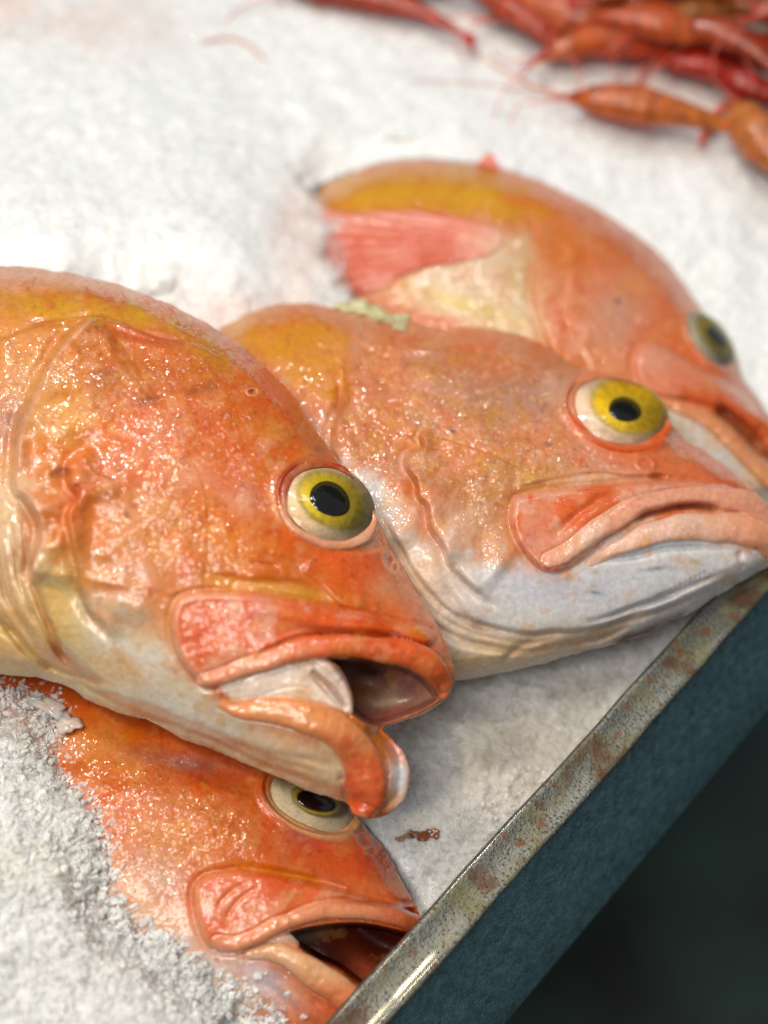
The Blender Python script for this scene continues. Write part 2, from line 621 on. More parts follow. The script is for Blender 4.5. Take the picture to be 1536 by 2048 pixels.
def ice_mat():
    m, nt, b = newmat('crushed ice')
    at = N(nt, 'ShaderNodeAttribute', attribute_name='tint')
    tc = N(nt, 'ShaderNodeTexCoord')
    n1 = N(nt, 'ShaderNodeTexNoise', Scale=300.0, Detail=5.0, Roughness=0.65)
    nw = N(nt, 'ShaderNodeTexNoise', Scale=500.0, Detail=3.0, Roughness=0.6)
    nb = N(nt, 'ShaderNodeTexNoise', Scale=70.0, Detail=4.0, Roughness=0.6)
    for n in (n1, nw, nb):
        nt.links.new(tc.outputs['Object'], n.inputs['Vector'])
    wv = N(nt, 'ShaderNodeVectorMath')
    wv.operation = 'MULTIPLY_ADD'
    nt.links.new(nw.outputs['Color'], wv.inputs[0])
    wv.inputs[1].default_value = (.004, .004, .004)
    nt.links.new(tc.outputs['Object'], wv.inputs[2])
    cells = []
    for sc_ in (330.0, 760.0):
        v = N(nt, 'ShaderNodeTexVoronoi', Scale=sc_)
        nt.links.new(wv.outputs[0], v.inputs['Vector'])
        cells.append(v)
    sep = [N(nt, 'ShaderNodeSeparateColor') for _ in cells]
    for c_, v in zip(sep, cells):
        nt.links.new(v.outputs['Color'], c_.inputs[0])
    # clear chips let less light back than milky ones
    milk = math_(nt, 'MULTIPLY', ramp(nt, sep[0].outputs[0], [(0.0, 0.84), (0.5, 1.0)]), ramp(nt, sep[1].outputs[1], [(0.0, 0.90), (0.6, 1.0)]))
    milk = math_(nt, 'MULTIPLY', milk, ramp(nt, nb.outputs['Fac'], [(0.3, 0.93), (0.6, 1.0)]))
    nt.links.new(mixc(nt, 1.0, at.outputs['Color'], milk, 'MULTIPLY'), b.inputs['Base Color'])
    b.inputs['Subsurface Weight'].default_value = 0.4
    b.inputs['Subsurface Radius'].default_value = (0.85, 1.0, 1.0)
    b.inputs['Subsurface Scale'].default_value = 0.004
    b.inputs['Roughness'].default_value = 0.25
    b.inputs['IOR'].default_value = 1.33
    bm = N(nt, 'ShaderNodeBump', Distance=0.0012)
    nt.links.new(at.outputs['Alpha'], bm.inputs['Strength'])
    nt.links.new(n1.outputs['Fac'], bm.inputs['Height'])

    def lean(v, k):
        sb = N(nt, 'ShaderNodeVectorMath')
        sb.operation = 'SUBTRACT'
        nt.links.new(v.outputs['Color'], sb.inputs[0])
        sb.inputs[1].default_value = (.5, .5, .5)
        sc = N(nt, 'ShaderNodeVectorMath')
        sc.operation = 'SCALE'
        nt.links.new(sb.outputs[0], sc.inputs[0])
        nt.links.new(math_(nt, 'MULTIPLY', at.outputs['Alpha'], k * 1.2), sc.inputs['Scale'])
        return sc.outputs[0]
    nrm_ = addn(nt, lean(cells[0], .55), addn(nt, lean(cells[1], .35), bm.outputs[0]))
    nt.links.new(nrm_, b.inputs['Normal'])
    b.inputs['Coat Weight'].default_value = 0.9
    b.inputs['Coat Roughness'].default_value = 0.09
    nt.links.new(addn(nt, lean(cells[1], 1.0), nrm_), b.inputs['Coat Normal'])
    # where the melt is thin one sees through it
    a2 = N(nt, 'ShaderNodeAttribute', attribute_name='opacity')
    out = nt.nodes['Material Output']
    tr = N(nt, 'ShaderNodeBsdfTransparent')
    mx = N(nt, 'ShaderNodeMixShader')
    nt.links.new(a2.outputs['Fac'], mx.inputs[0])
    nt.links.new(tr.outputs[0], mx.inputs[1])
    nt.links.new(b.outputs[0], mx.inputs[2])
    nt.links.new(mx.outputs[0], out.inputs[0])
    return m


def grain_mat():
    m, nt, b = newmat('clear ice grain')
    out = nt.nodes['Material Output']
    b.inputs['Base Color'].default_value = (0.97, 0.975, 0.965, 1)
    b.inputs['Roughness'].default_value = 0.10
    b.inputs['IOR'].default_value = 1.33
    tc = N(nt, 'ShaderNodeTexCoord')
    n1 = N(nt, 'ShaderNodeTexNoise', Scale=900.0, Detail=3.0)
    n2 = N(nt, 'ShaderNodeTexNoise', Scale=160.0, Detail=3.0)
    nt.links.new(tc.outputs['Object'], n1.inputs['Vector'])
    nt.links.new(tc.outputs['Object'], n2.inputs['Vector'])
    bm = N(nt, 'ShaderNodeBump', Distance=0.0006, Strength=0.5)
    nt.links.new(n1.outputs['Fac'], bm.inputs['Height'])
    nt.links.new(bm.outputs[0], b.inputs['Normal'])
    tr = N(nt, 'ShaderNodeBsdfTransparent')
    tr.inputs[0].default_value = (0.97, 0.98, 0.98, 1)
    mx = N(nt, 'ShaderNodeMixShader')
    nt.links.new(ramp(nt, n2.outputs['Fac'], [(0.35, 0.35), (0.65, 0.95)]), mx.inputs[0])
    tl = N(nt, 'ShaderNodeBsdfTranslucent')
    tl.inputs[0].default_value = (0.96, 0.97, 0.97, 1)
    half = N(nt, 'ShaderNodeMixShader')
    half.inputs[0].default_value = 0.88
    nt.links.new(tl.outputs[0], half.inputs[1])
    nt.links.new(b.outputs[0], half.inputs[2])
    nt.links.new(tr.outputs[0], mx.inputs[1])
    nt.links.new(half.outputs[0], mx.inputs[2])
    gl = N(nt, 'ShaderNodeBsdfGlossy', Roughness=0.08)
    nt.links.new(bm.outputs[0], gl.inputs['Normal'])
    ly = N(nt, 'ShaderNodeLayerWeight', Blend=0.10)
    nt.links.new(bm.outputs[0], ly.inputs['Normal'])
    m2 = N(nt, 'ShaderNodeMixShader')
    nt.links.new(ly.outputs['Fresnel'], m2.inputs[0])
    nt.links.new(mx.outputs[0], m2.inputs[1])
    nt.links.new(gl.outputs[0], m2.inputs[2])
    nt.links.new(m2.outputs[0], out.inputs[0])
    return m


def steel_mat(name, stained):
    m, nt, b = newmat(name)
    tc = N(nt, 'ShaderNodeTexCoord')
    base = lin((122, 124, 118)) if stained else lin((92, 128, 140))
    n0 = N(nt, 'ShaderNodeTexNoise', Scale=700.0, Detail=4.0)
    nt.links.new(tc.outputs['Object'], n0.inputs['Vector'])
    v = ramp(nt, n0.outputs['Fac'], [(0.3, 0.75), (0.7, 1.15)])
    col = mixc(nt, 1.0, tuple(base) + (1,), v, 'MULTIPLY')
    rough = ramp(nt, n0.outputs['Fac'], [(0.3, 0.38), (0.7, 0.6)])
    if stained:
        n1 = N(nt, 'ShaderNodeTexNoise', Scale=42.0, Detail=6.0, Roughness=0.72)
        n2 = N(nt, 'ShaderNodeTexNoise', Scale=130.0, Detail=5.0, Roughness=0.7)
        n3 = N(nt, 'ShaderNodeTexNoise', Scale=24.0, Detail=4.0, Roughness=0.7)
        for n in (n1, n2, n3):
            nt.links.new(tc.outputs['Object'], n.inputs['Vector'])
        f1 = ramp(nt, n1.outputs['Fac'], [(0.46, 0.0), (0.64, 0.75)])
        f2 = ramp(nt, n2.outputs['Fac'], [(0.57, 0.0), (0.64, 0.9)])
        f3 = ramp(nt, n3.outputs['Fac'], [(0.53, 0.0), (0.62, 0.95)])
        col = mixc(nt, f1, col, tuple(lin((112, 108, 62))) + (1,))
        col = mixc(nt, f2, col, tuple(lin((112, 68, 36))) + (1,))
        col = mixc(nt, f3, col, tuple(lin((84, 56, 26))) + (1,))
        allm = math_(nt, 'MAXIMUM', f1, math_(nt, 'MAXIMUM', f2, f3))
        nt.links.new(math_(nt, 'SUBTRACT', 0.85, math_(nt, 'MULTIPLY', allm, 0.8)), b.inputs['Metallic'])
        b.inputs['Coat Weight'].default_value = 0.6
        b.inputs['Coat Roughness'].default_value = 0.08
    else:
        b.inputs['Metallic'].default_value = 0.25
    nt.links.new(col, b.inputs['Base Color'])
    nt.links.new(rough, b.inputs['Roughness'])
    v0 = N(nt, 'ShaderNodeTexVoronoi', Scale=520.0)
    nt.links.new(tc.outputs['Object'], v0.inputs['Vector'])
    drop = ramp(nt, v0.outputs['Distance'], [(0.10, 1.0), (0.32, 0.0)])
    bm = N(nt, 'ShaderNodeBump', Distance=0.0007, Strength=0.6)
    nt.links.new(math_(nt, 'ADD', n0.outputs['Fac'], drop), bm.inputs['Height'])
    nt.links.new(bm.outputs[0], b.inputs['Normal'])
    if not stained:
        nb = N(nt, 'ShaderNodeTexNoise', Scale=190.0, Detail=5.0, Roughness=.7)
        nt.links.new(tc.outputs['Object'], nb.inputs['Vector'])
        col = mixc(nt, 1.0, col, ramp(nt, nb.outputs['Fac'], [(0.35, 0.62), (0.65, 1.3)]), 'MULTIPLY')
        nt.links.new(col, b.inputs['Base Color'])
        nt.links.new(addn(nt, facets(nt, tc, 600, .9, drop), bm.outputs[0]), b.inputs['Coat Normal'])
        b.inputs['Coat Weight'].default_value = 0.7
        b.inputs['Coat Roughness'].default_value = 0.1
    return m


SKIN = skin_mat()
CORNEA = cornea_mat()
IRIS = plain_mat('wet iris', (200, 180, 60), 0.25, attr=True, coat=0.8, nscale=700, bump=0.15, var=0.12)
PUPIL = plain_mat('black pupil', (9, 12, 17), 0.12, coat=1.0, nscale=500, bump=0.1)
ICE = ice_mat()
GRAIN = grain_mat()
RIM = steel_mat('stained steel rim', True)
WALL = steel_mat('wet steel wall', False)
SHRIMP = plain_mat('wet shrimp shell', (200, 110, 60), 0.35, attr=True, sss=0.1, coat=0.2, nscale=260, bump=0.5, var=0.35)

# ------------------------------------------------------------------ the fish
GROUP = 'whole orange rockfish lying on crushed ice'
ORANGE, DEEP, PINK, CREAM = (226, 120, 66), (214, 84, 36), (230, 150, 124), (226, 208, 186)
YEL, WHITE, RED, BROWN = (216, 158, 52), (222, 218, 212), (176, 62, 38), (170, 108, 60)


def eye_parts(F, plane, parent, origin, cx, cy, a, b, ang, h0, dome, iris, pupil, whitec=(226, 214, 196), yel=(205, 190, 52), edge=(120, 128, 40)):
    """eyeball dome; iris = (cx, cy, a, b, ang); pupil likewise"""
    nr, nt_ = 46, 96
    rr = np.linspace(0, 1, nr)[:, None] * np.ones(nt_)
    th = np.ones(nr)[:, None] * np.linspace(0, 2 * math.pi, nt_, endpoint=False)
    t = math.radians(ang)

    def disc(cx, cy, a, b, ang, rr, th):
        t = math.radians(ang)
        x, y = a * rr * np.cos(th), b * rr * np.sin(th)
        return cx + x * math.cos(t) - y * math.sin(t), cy + x * math.sin(t) + y * math.cos(t)

    def rad(px, py, e):
        t = math.radians(e[4])
        x, y = px - e[0], py - e[1]
        return np.hypot((x * math.cos(t) + y * math.sin(t)) / e[2], (-x * math.sin(t) + y * math.cos(t)) / e[3])

    def domeh(px, py, k=1.0):
        q = rad(px, py, (cx, cy, a, b, ang))
        return h0(px, py) + dome * k * np.clip(1 - q ** 2, 0, 1)

    def grid_faces(nr, nt_):
        i, j = np.meshgrid(np.arange(nr - 1), np.arange(nt_), indexing='ij')
        j2 = (j + 1) % nt_
        return np.stack([i * nt_ + j, i * nt_ + j2, (i + 1) * nt_ + j2, (i + 1) * nt_ + j], -1).reshape(-1, 4)

    px, py = disc(cx, cy, a, b, ang, rr, th)
    q = rad(px, py, iris)
    h = domeh(px, py, 0.72)
    h = h - 5 * sstep(1.08, 0.9, q)               # iris a little sunk behind the cornea
    c = np.zeros(px.shape + (3,)) + lin(whitec)
    nz = fbm(px, py, 22, 5, 4)[..., None]
    c = c * (1 - 0.25 * np.clip(nz, 0, 1))
    wq = sstep(1.16, 0.90, q + 0.05 * nz[..., 0])[..., None]
    ir = lin(edge) * (1 - sstep(1.02, 0.8, q)[..., None]) + lin(yel) * sstep(1.02, 0.8, q)[..., None]
    rp = rad(px, py, pupil)
    rays_ = fbm(np.arctan2(py - pupil[1], px - pupil[0]) * 30, rp * 8, 4, 9, 3)
    ir = ir * (1 + 0.25 * rays_[..., None])
    ring = np.exp(-((rp - 1.16) / 0.12) ** 2)[..., None]
    ir = ir * (1 - ring * 0.7) + lin((232, 206, 40)) * ring * 0.7
    c = c * (1 - wq) + ir * wq
    V = plane.at(px, py, h).reshape(-1, 3)
    c4 = np.concatenate([c.reshape(-1, 3), np.ones((V.shape[0], 1))], 1)
    ey = add_mesh('eye', V - origin, grid_faces(nr, nt_), IRIS, parent, c4)
    # pupil
    n2, m2 = 10, 48
    r2 = np.linspace(0, 1, n2)[:, None] * np.ones(m2)
    t2 = np.ones(n2)[:, None] * np.linspace(0, 2 * math.pi, m2, endpoint=False)
    qx, qy = disc(*pupil, r2 * (1 + 0.03 * np.sin(3 * t2 + 1)), t2)
    hp = domeh(qx, qy, 0.72) - 5 + 4 * np.sqrt(np.clip(1 - r2 ** 2, 0, 1)) - 1.0 * (r2 > .98)
    add_mesh('pupil', plane.at(qx, qy, hp + 0.8).reshape(-1, 3) - origin, grid_faces(n2, m2), PUPIL, ey)
    # cornea
    n3 = 24
    r3 = np.linspace(0, 1, n3)[:, None] * np.ones(nt_)
    t3 = np.ones(n3)[:, None] * np.linspace(0, 2 * math.pi, nt_, endpoint=False)
    wx, wy = disc(cx, cy, a, b, ang, r3, t3)
    add_mesh('cornea', plane.at(wx, wy, domeh(wx, wy, 1.0) + 1.5).reshape(-1, 3) - origin, grid_faces(n3, nt_), CORNEA, ey)
    return ey


def socket(F, cx, cy, a, b, ang, depth, ridge, rw=0.14, flat=None):
    q = F.ell(cx, cy, a, b, ang)
    if flat is not None:
        w_ = sstep(1.35, 1.0, q)
        F.h = F.h * (1 - w_) + flat * w_
    F.h += ridge * np.exp(-((q - 1.08) / rw) ** 2)
    F.h -= depth * sstep(1.04, 0.93, q)
    return q


class Seat:
    """the flat, leaning seat of an eyeball, fitted to the flesh around it"""

    def __init__(s, F, cx, cy, a, b, ang, k=.85, lift=0.0):
        t = math.radians(ang)
        th = np.linspace(0, 2 * math.pi, 24, endpoint=False)
        x, y = 1.25 * a * np.cos(th), 1.25 * b * np.sin(th)
        X, Y = cx + x * math.cos(t) - y * math.sin(t), cy + x * math.sin(t) + y * math.cos(t)
        ok = F.samp(F.out, X, Y) > 12
        h = F.samp(F.base, X, Y)
        A = np.stack([X - cx, Y - cy, np.ones(24)], 1)[ok]
        g = np.linalg.lstsq(A, h[ok], rcond=None)[0]
        s.g, s.cx, s.cy = (g[0] * k, g[1] * k, g[2] + lift), cx, cy

    def __call__(s, X, Y):
        return s.g[2] + s.g[0] * (X - s.cx) + s.g[1] * (Y - s.cy)

    def sink(s, F, q, d=12):
        w_ = sstep(1.06, .94, q)
        F.h = F.h * (1 - w_) + (s(F.X, F.Y) - d) * w_


def lid(F, cx, cy, a, b, ang, r, upper, lower, flatz, lift=3.0):
    """fleshy rim that holds the eyeball"""
    t = math.radians(ang)
    pts = []
    for k in range(25):
        th = 2 * math.pi * k / 24
        x, y = a * math.cos(th), b * math.sin(th)
        pts.append((cx + x * math.cos(t) - y * math.sin(t), cy + x * math.sin(t) + y * math.cos(t), r * (1 + .18 * math.sin(2 * th + 1) + .1 * math.sin(5 * th))))
    hb = flatz(F.X, F.Y)
    F.h0 = hb
    D, T, _ = F.tube(pts, .7, lift, 5, .06, 9)
    m = sstep(1.35, .9, D)
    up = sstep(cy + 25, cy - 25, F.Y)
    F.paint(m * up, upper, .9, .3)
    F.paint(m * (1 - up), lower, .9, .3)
    F.tex = np.where(D < 1.1, .1, F.tex)


def micro(F, amp=1.0):
    tx = np.clip(F.tex, .3, 1)
    F.h += amp * tx * (1.5 * fbm(F.X, F.Y, 30, 21, 4, 0.6) + 0.30 * fbm(F.X, F.Y, 8, 22, 2))
    # mottled pigment, always finer than the large patches
    F.blot(34, 401, (224, 160, 100), 0.26, 0.15, 0.7)
    F.blot(22, 404, (204, 96, 40), 0.30 , 0.2, 0.8, F.tex)
    F.blot(12, 407, (240, 190, 120), 0.28, 0.3, 0.8, F.tex, 20, 1.6)
    F.blot(9, 411, (176, 84, 44), 0.25, 0.35, 0.9, F.tex)
    F.h += 3.0 * fbm(F.X, F.Y, 90, 23, 2) * np.clip(F.out / 60, 0, 1)


# ---------------- large fish in front
def fish_one():
    F = Relief(-262, 500, 940, 1670, 2)
    F.outline([(-420, 620), (-250, 556), (-100, 538), (0, 532), (100, 540), (200, 560), (300, 592), (400, 640), (480, 690), (540, 745),
               (590, 800), (630, 860), (665, 905), (700, 945), (737, 1003), (766, 1060), (795, 1115), (830, 1180), (866, 1238),
               (892, 1285), (908, 1330), (907, 1365), (893, 1395), (850, 1425), (800, 1445), (766, 1458), (782, 1475), (806, 1505),
               (820, 1546), (812, 1590), (785, 1623), (744, 1638), (706, 1630), (690, 1606), (615, 1578), (527, 1541), (439, 1505), (351, 1470),
               (293, 1441), (246, 1429), (176, 1400), (117, 1364), (0, 1347), (-100, 1330), (-250, 1290), (-420, 1200)], 215)
    X, Y = F.X, F.Y
    # brow-to-snout plane is flatter than an ellipse
    F.h *= 1 - 0.10 * F.mell(760, 1180, 150, 200, 55)
    # colour: base
    F.c[:] = lin((214, 114, 56))
    F.blot(150, 31, (222, 150, 84), 0.7, 0.0, 0.6)
    F.blot(200, 38, (204, 126, 52), 0.6, 0.1, 0.6)
    F.blot(90, 33, (216, 94, 40), 0.75, 0.1, 0.6, ang=20, sx=2)
    F.blot(60, 35, (222, 146, 108), 0.5, 0.2, 0.6)
    F.blot(110, 39, (184, 100, 44), 0.55, 0.15, 0.7)
    F.blot(44, 36, (196, 118, 62), 0.6, 0.25, 0.6)
    F.blot(26, 37, (226, 168, 140), 0.4, 0.25, 0.7)
    F.paint(F.mpoly([(-262, 600), (-80, 570), (100, 575), (260, 600), (400, 660), (470, 720), (440, 735), (330, 690), (200, 660), (60, 650), (-262, 680)], 22), (200, 146, 62), 0.65, 0.6)
    F.paint(F.mpoly([(70, 600), (200, 605), (330, 640), (350, 655), (200, 645), (80, 640)], 16), (216, 168, 40), 0.6, 0.7)
    F.paint(F.mpoly([(-262, 540), (0, 530), (160, 548), (290, 585), (240, 592), (100, 575), (-262, 600)], 14), (226, 168, 140), 0.85)
    F.paint(F.mpoly([(-262, 650), (60, 640), (110, 690), (60, 800), (30, 960), (-262, 960)], 24), (226, 150, 84), 0.7)
    F.paint(F.mell(110, 830, 90, 80, 20), (226, 168, 84), 0.7, 0.5)
    F.paint(F.mell(60, 740, 60, 60, 0), (222, 170, 120), 0.5)
    F.paint(F.mell(85, 910, 60, 36, 10), (224, 110, 40), 0.7)
    F.paint(F.mell(300, 720, 190, 60, 12), (200, 118, 48), 0.55, 0.6)
    F.paint(F.mell(440, 930, 180, 60, 60), (220, 96, 42), 0.5, 0.6)
    F.paint(F.mell(380, 950, 60, 34, 20), (226, 160, 132), 0.7, 0.4)
    F.paint(F.mell(290, 1010, 70, 46, 30), (214, 150, 116), 0.8, 0.5)
    F.paint(F.mell(480, 1000, 34, 46, -40), (228, 170, 150), 0.75, 0.7)
    F.paint(F.mell(260, 1150, 90, 60, 30), (216, 156, 128), 0.7, 0.5)
    F.paint(F.mell(440, 1060, 130, 46, 20), (222, 132, 56), 0.7, 0.5)
    F.paint(F.mell(700, 1130, 110, 70, 50), (228, 98, 56), 0.8, 0.4)
    F.paint(F.mell(820, 1205, 80, 34, 55), (232, 138, 112), 0.8, 0.4)
    F.paint(F.mell(770, 1175, 36, 24, 0), (216, 160, 126), 0.6, 0.6)
    F.paint(F.mell(210, 750, 26, 16, -10), (168, 98, 62), 0.7)
    F.paint(F.mell(398, 778, 30, 10, -12), (120, 66, 36), 0.7, 0.8)
    F.paint(F.mell(296, 800, 22, 8, -12), (120, 70, 40), 0.55, 0.8)
    F.paint(F.mell(640, 902, 16, 10, 30), (120, 44, 34), 0.8, 0.4)
    F.paint(F.mell(660, 880, 70, 14, 52), (196, 70, 40), 0.6, 0.8)
    F.paint(F.mell(254, 1030, 9, 7, 0), (96, 44, 38), 0.7)
    F.blot(18, 61, (170, 72, 38), 0.35, 0.45, 0.8)
    F.specks(70, (0, 620, 760, 1240), 4, (110, 60, 40), 0.55, (1.2, 3))
    # belly and throat
    belly = F.mpoly([(-262, 960), (10, 940), (60, 1010), (110, 1130), (190, 1235), (300, 1262), (345, 1290), (365, 1350), (420, 1400), (480, 1436),
                     (570, 1458), (650, 1490), (700, 1560), (700, 1680), (300, 1600), (-262, 1400)], 34)
    F.paint(belly, (222, 204, 176), 0.95)
    F.paint(F.mell(-60, 1000, 130, 200, 0), (228, 186, 150), 0.8)
    F.paint(F.mell(110, 1180, 60, 80, 30) + F.mell(150, 1260, 60, 40, 0), (220, 190, 120), 0.7, 0.6)
    F.paint(F.mell(260, 1300, 110, 40, 30) + F.mell(390, 1440, 150, 34, 24), (220, 214, 206), 0.9, 0.3)
    F.paint(F.mell(250, 1225, 60, 26, 20), (228, 222, 206), 0.7, 0.4)
    F.paint(F.mell(250, 1330, 40, 26, 30) + F.mell(300, 1260, 34, 20, 0), (222, 180, 140), 0.6, 0.8)
    F.paint(F.mell(600, 1520, 120, 30, 26), (226, 196, 168), 0.8, 0.4)
    F.paint(F.mell(575, 1470, 90, 14, 20), (230, 160, 130), 0.6, 0.7)
    F.paint(F.mell(0, 1280, 140, 70, 10), (226, 194, 130), 0.7, 0.4)
    F.blot(30, 41, (206, 160, 110), 0.45, 0.3, 0.8, belly)
    F.specks(30, (100, 1180, 500, 1480), 8, (120, 90, 60), 0.5, (1, 2.4))
    F.tex = np.clip(1 - belly * 0.8, 0, 1) * np.clip(0.30 + 0.8 * F.mell(260, 790, 300, 130, 12, 3) + 0.55 * F.mell(400, 1080, 190, 90, 25, 3) + 0.4 * F.mell(80, 980, 120, 180, 0, 3), 0, 1)
    F.tex = F.tex * np.clip(.85 + .55 * fbm(X, Y, 90, 92, 3), .3, 1)
    # shoulder and upper ridges
    F.flap([(-80, 700), (60, 660), (182, 636), (320, 680), (396, 688), (470, 742)], 7, 60, 3, 1)
    F.groove([(50, 648), (120, 652), (182, 640)], 3, 6, dcol=(190, 80, 56), ca=.6, cw=8)
    F.groove([(205, 652), (260, 672), (323, 684), (396, 690)], 5, 7, dcol=(202, 84, 54), ca=.8, cw=13)
    F.bump(215, 665, 26, 10, 30, 5)
    F.groove([(140, 706), (190, 718), (225, 700)], 3, 6, dcol=(196, 80, 40), ca=.6)
    # gill cover free edge
    d, tp = F.flap([(190, 630), (130, 682), (94, 734), (62, 792), (39, 854), (29, 948), (32, 985), (52, 1000), (73, 1040), (78, 1078), (66, 1130), (60, 1170)], 34, 120, 5.5, -1, 0.05, 0.8)
    F.paint(np.exp(-((d - 5) / 7) ** 2) * tp, (236, 186, 160), 0.75)
    F.paint(F.mell(10, 850, 34, 80, 20), (176, 128, 120), 0.8, 0.3)
    F.paint(F.mell(56, 1060, 16, 80, 0), (206, 142, 112), 0.8)
    F.bump(5, 860, 34, 90, 20, -14)
    # preopercle crease
    F.flap([(200, 890), (160, 905), (136, 930), (140, 968), (150, 992), (138, 1030), (146, 1080), (158, 1125), (160, 1165), (176, 1215), (210, 1245), (240, 1290)], 12, 80, 5, -1, 0.1, 0.9)
    F.groove([(95, 948), (118, 945), (145, 935)], 5, 6, dcol=(110, 40, 32), ca=.8, cw=8)
    F.groove([(146, 960), (152, 985), (144, 1010)], 5, 7, dcol=(176, 66, 40), ca=.7, cw=12)
    F.groove([(158, 1120), (160, 1165), (176, 1215), (200, 1240)], 6, 6, dcol=(150, 84, 66), ca=.7, cw=7)
    F.groove([(100, 1060), (130, 1050)], 3, 10, 0, dcol=(222, 110, 60), ca=.5, cw=30)
    # branchiostegal folds sweeping under the gill cover
    rn = random.Random(3)
    for k in range(9):
        o = k * 11
        dep = [7, 4, 9, 4, 6, 10, 4, 6, 8][k]
        F.groove([(46 - o * 1.1, 1010 + o), (50 - o * 0.95, 1100 + o * .8), (70 - o * 0.8, 1190 + o * .5), (110 - o * 0.7, 1270 + o * .35), (165 - o * .45, 1330 + o * .2), (230 - o * .2, 1378 - 0 * o)], dep, 4.2,
                 0.2, dcol=[(206, 150, 110), (196, 130, 90), (186, 138, 96)][k % 3], ca=.5)
    F.groove([(60, 1130), (86, 1220), (110, 1290), (150, 1340), (205, 1375)], 12, 6, dcol=(190, 126, 100), ca=.7)
    F.groove([(-100, 1230), (0, 1250), (80, 1320), (160, 1370), (260, 1410)], 10, 8, dcol=(210, 190, 130), ca=.5)
    F.groove([(120, 1355), (240, 1410), (350, 1452), (480, 1505), (600, 1560), (675, 1588)], 9, 5, dcol=(200, 160, 110), ca=.6, cw=6)
    F.groove([(240, 1395), (380, 1446), (500, 1500), (600, 1540), (690, 1560)], 5, 5, dcol=(206, 176, 140), ca=.5, cw=6)
    F.groove([(420, 1468), (540, 1508), (640, 1530), (700, 1545)], 4, 6, dcol=(206, 170, 140), ca=.4, cw=6)
    # cheek folds over the jaw plate
    F.groove([(400, 1155), (469, 1160), (537, 1165), (600, 1172), (650, 1196), (690, 1218)], 7, 7, dcol=(206, 140, 60), ca=.6, cw=10)
    F.paint(F.mell(560, 1180, 120, 12, 8), (214, 166, 84), 0.7, 0.3)
    F.groove([(500, 1108), (540, 1112), (580, 1125), (612, 1148)], 3, 5, dcol=(206, 104, 60), ca=.5)
    F.groove([(470, 1128), (520, 1128), (566, 1140)], 3, 4, dcol=(206, 104, 60), ca=.4)
    F.flap([(595, 1140), (640, 1168), (680, 1206), (730, 1222)], 6, 40, 4, -1)
    F.bump(250, 1210, 50, 26, 15, 8)
    F.bump(330, 860, 200, 130, 20, 10)
    F.h0 = F.h.copy()
    # mouth opening, its far wall is the inside of the other cheek
    mo = F.poly([(640, 1316), (702, 1316), (757, 1318), (810, 1330), (850, 1352), (872, 1378), (880, 1398), (850, 1420), (800, 1440), (764, 1452),
                 (735, 1452), (700, 1425), (697, 1395), (676, 1362), (650, 1330)], 90)
    floor = -26 - 34 * F.mell(740, 1360, 70, 40, 10)
    wv = sstep(0, 16, mo)
    F.h = F.h * (1 - wv) + floor * wv
    fl = wv
    F.tex = np.where(mo > 0, 0.02, F.tex)
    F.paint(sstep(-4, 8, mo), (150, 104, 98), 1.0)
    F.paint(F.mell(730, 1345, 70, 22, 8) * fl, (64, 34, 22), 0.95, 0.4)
    F.paint(F.mell(728, 1385, 30, 20, 20) * fl, (150, 112, 66), 0.8, 0.6)
    F.paint(F.mell(775, 1400, 50, 16, -10) * fl, (196, 172, 150), 0.8, 0.6)
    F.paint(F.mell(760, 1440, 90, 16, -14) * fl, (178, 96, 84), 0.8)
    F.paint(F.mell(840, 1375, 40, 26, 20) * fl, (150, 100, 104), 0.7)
    F.groove([(700, 1375), (740, 1370), (780, 1382), (830, 1372)], 6, 8)
    F.groove([(720, 1410), (780, 1412), (840, 1402)], 5, 7)
    # membrane and jaw strap between the lips
    F.tube([(476, 1390, 18), (530, 1362, 26), (580, 1346, 26), (620, 1350, 24), (655, 1385, 22, -10), (690, 1420, 14, -20)], 0.35, -22, 8)
    F.paint(F.mpoly([(440, 1368), (520, 1345), (600, 1322), (650, 1320), (680, 1360), (700, 1400), (700, 1425), (640, 1405), (560, 1398), (480, 1404)], 6, .5), (250, 232, 220), 0.95)
    F.paint(F.mell(600, 1385, 26, 14, 30), (214, 176, 120), 0.7, 0.3)
    F.tube([(612, 1330, 9), (640, 1352, 12), (668, 1382, 13), (694, 1416, 10)], 0.9, -12, 3)
    F.tube([(640, 1322, 12), (672, 1352, 15), (694, 1392, 13), (700, 1424, 8)], 0.9, -8, 3)
    F.groove([(622, 1338), (652, 1368), (676, 1396), (696, 1422)], 9, 4, .1, dcol=(140, 92, 84), ca=.9)
    F.paint(F.mell(672, 1366, 36, 14, 60), (216, 200, 200), 0.9)
    F.paint(F.mell(638, 1370, 34, 3.4, 48), (150, 108, 96), 0.8)
    for k in range(4):
        F.groove([(452 + 9 * k, 1384 - 2 * k), (446 + 10 * k, 1400), (458 + 10 * k, 1414)], 4, 3.2, dcol=(190, 150, 130), ca=.5)
    # upper jaw plate and lips
    plate = [(347, 1214), (363, 1193), (406, 1184), (469, 1184), (528, 1189), (596, 1201), (664, 1218), (723, 1227), (787, 1244), (846, 1256), (870, 1274),
             (850, 1290), (766, 1268), (702, 1264), (639, 1268), (580, 1284), (537, 1303), (500, 1335), (455, 1364), (410, 1374), (386, 1352), (363, 1324), (347, 1290), (341, 1248)]
    d = F.plate(plate, 17, 7, 5, 9, 0.75)
    m = F.mpoly(plate, 4, 0.3)
    F.paint(m, (228, 118, 80), 1.0)
    F.blot(50, 71, (222, 92, 44), 0.8, 0.0, 0.5, m)
    F.blot(36, 73, (234, 168, 150), 0.7, 0.15, 0.6, m)
    F.paint(np.exp(-((d - 5) / 8) ** 2) * sstep(560, 420, X) * m, (238, 178, 152), 0.8)
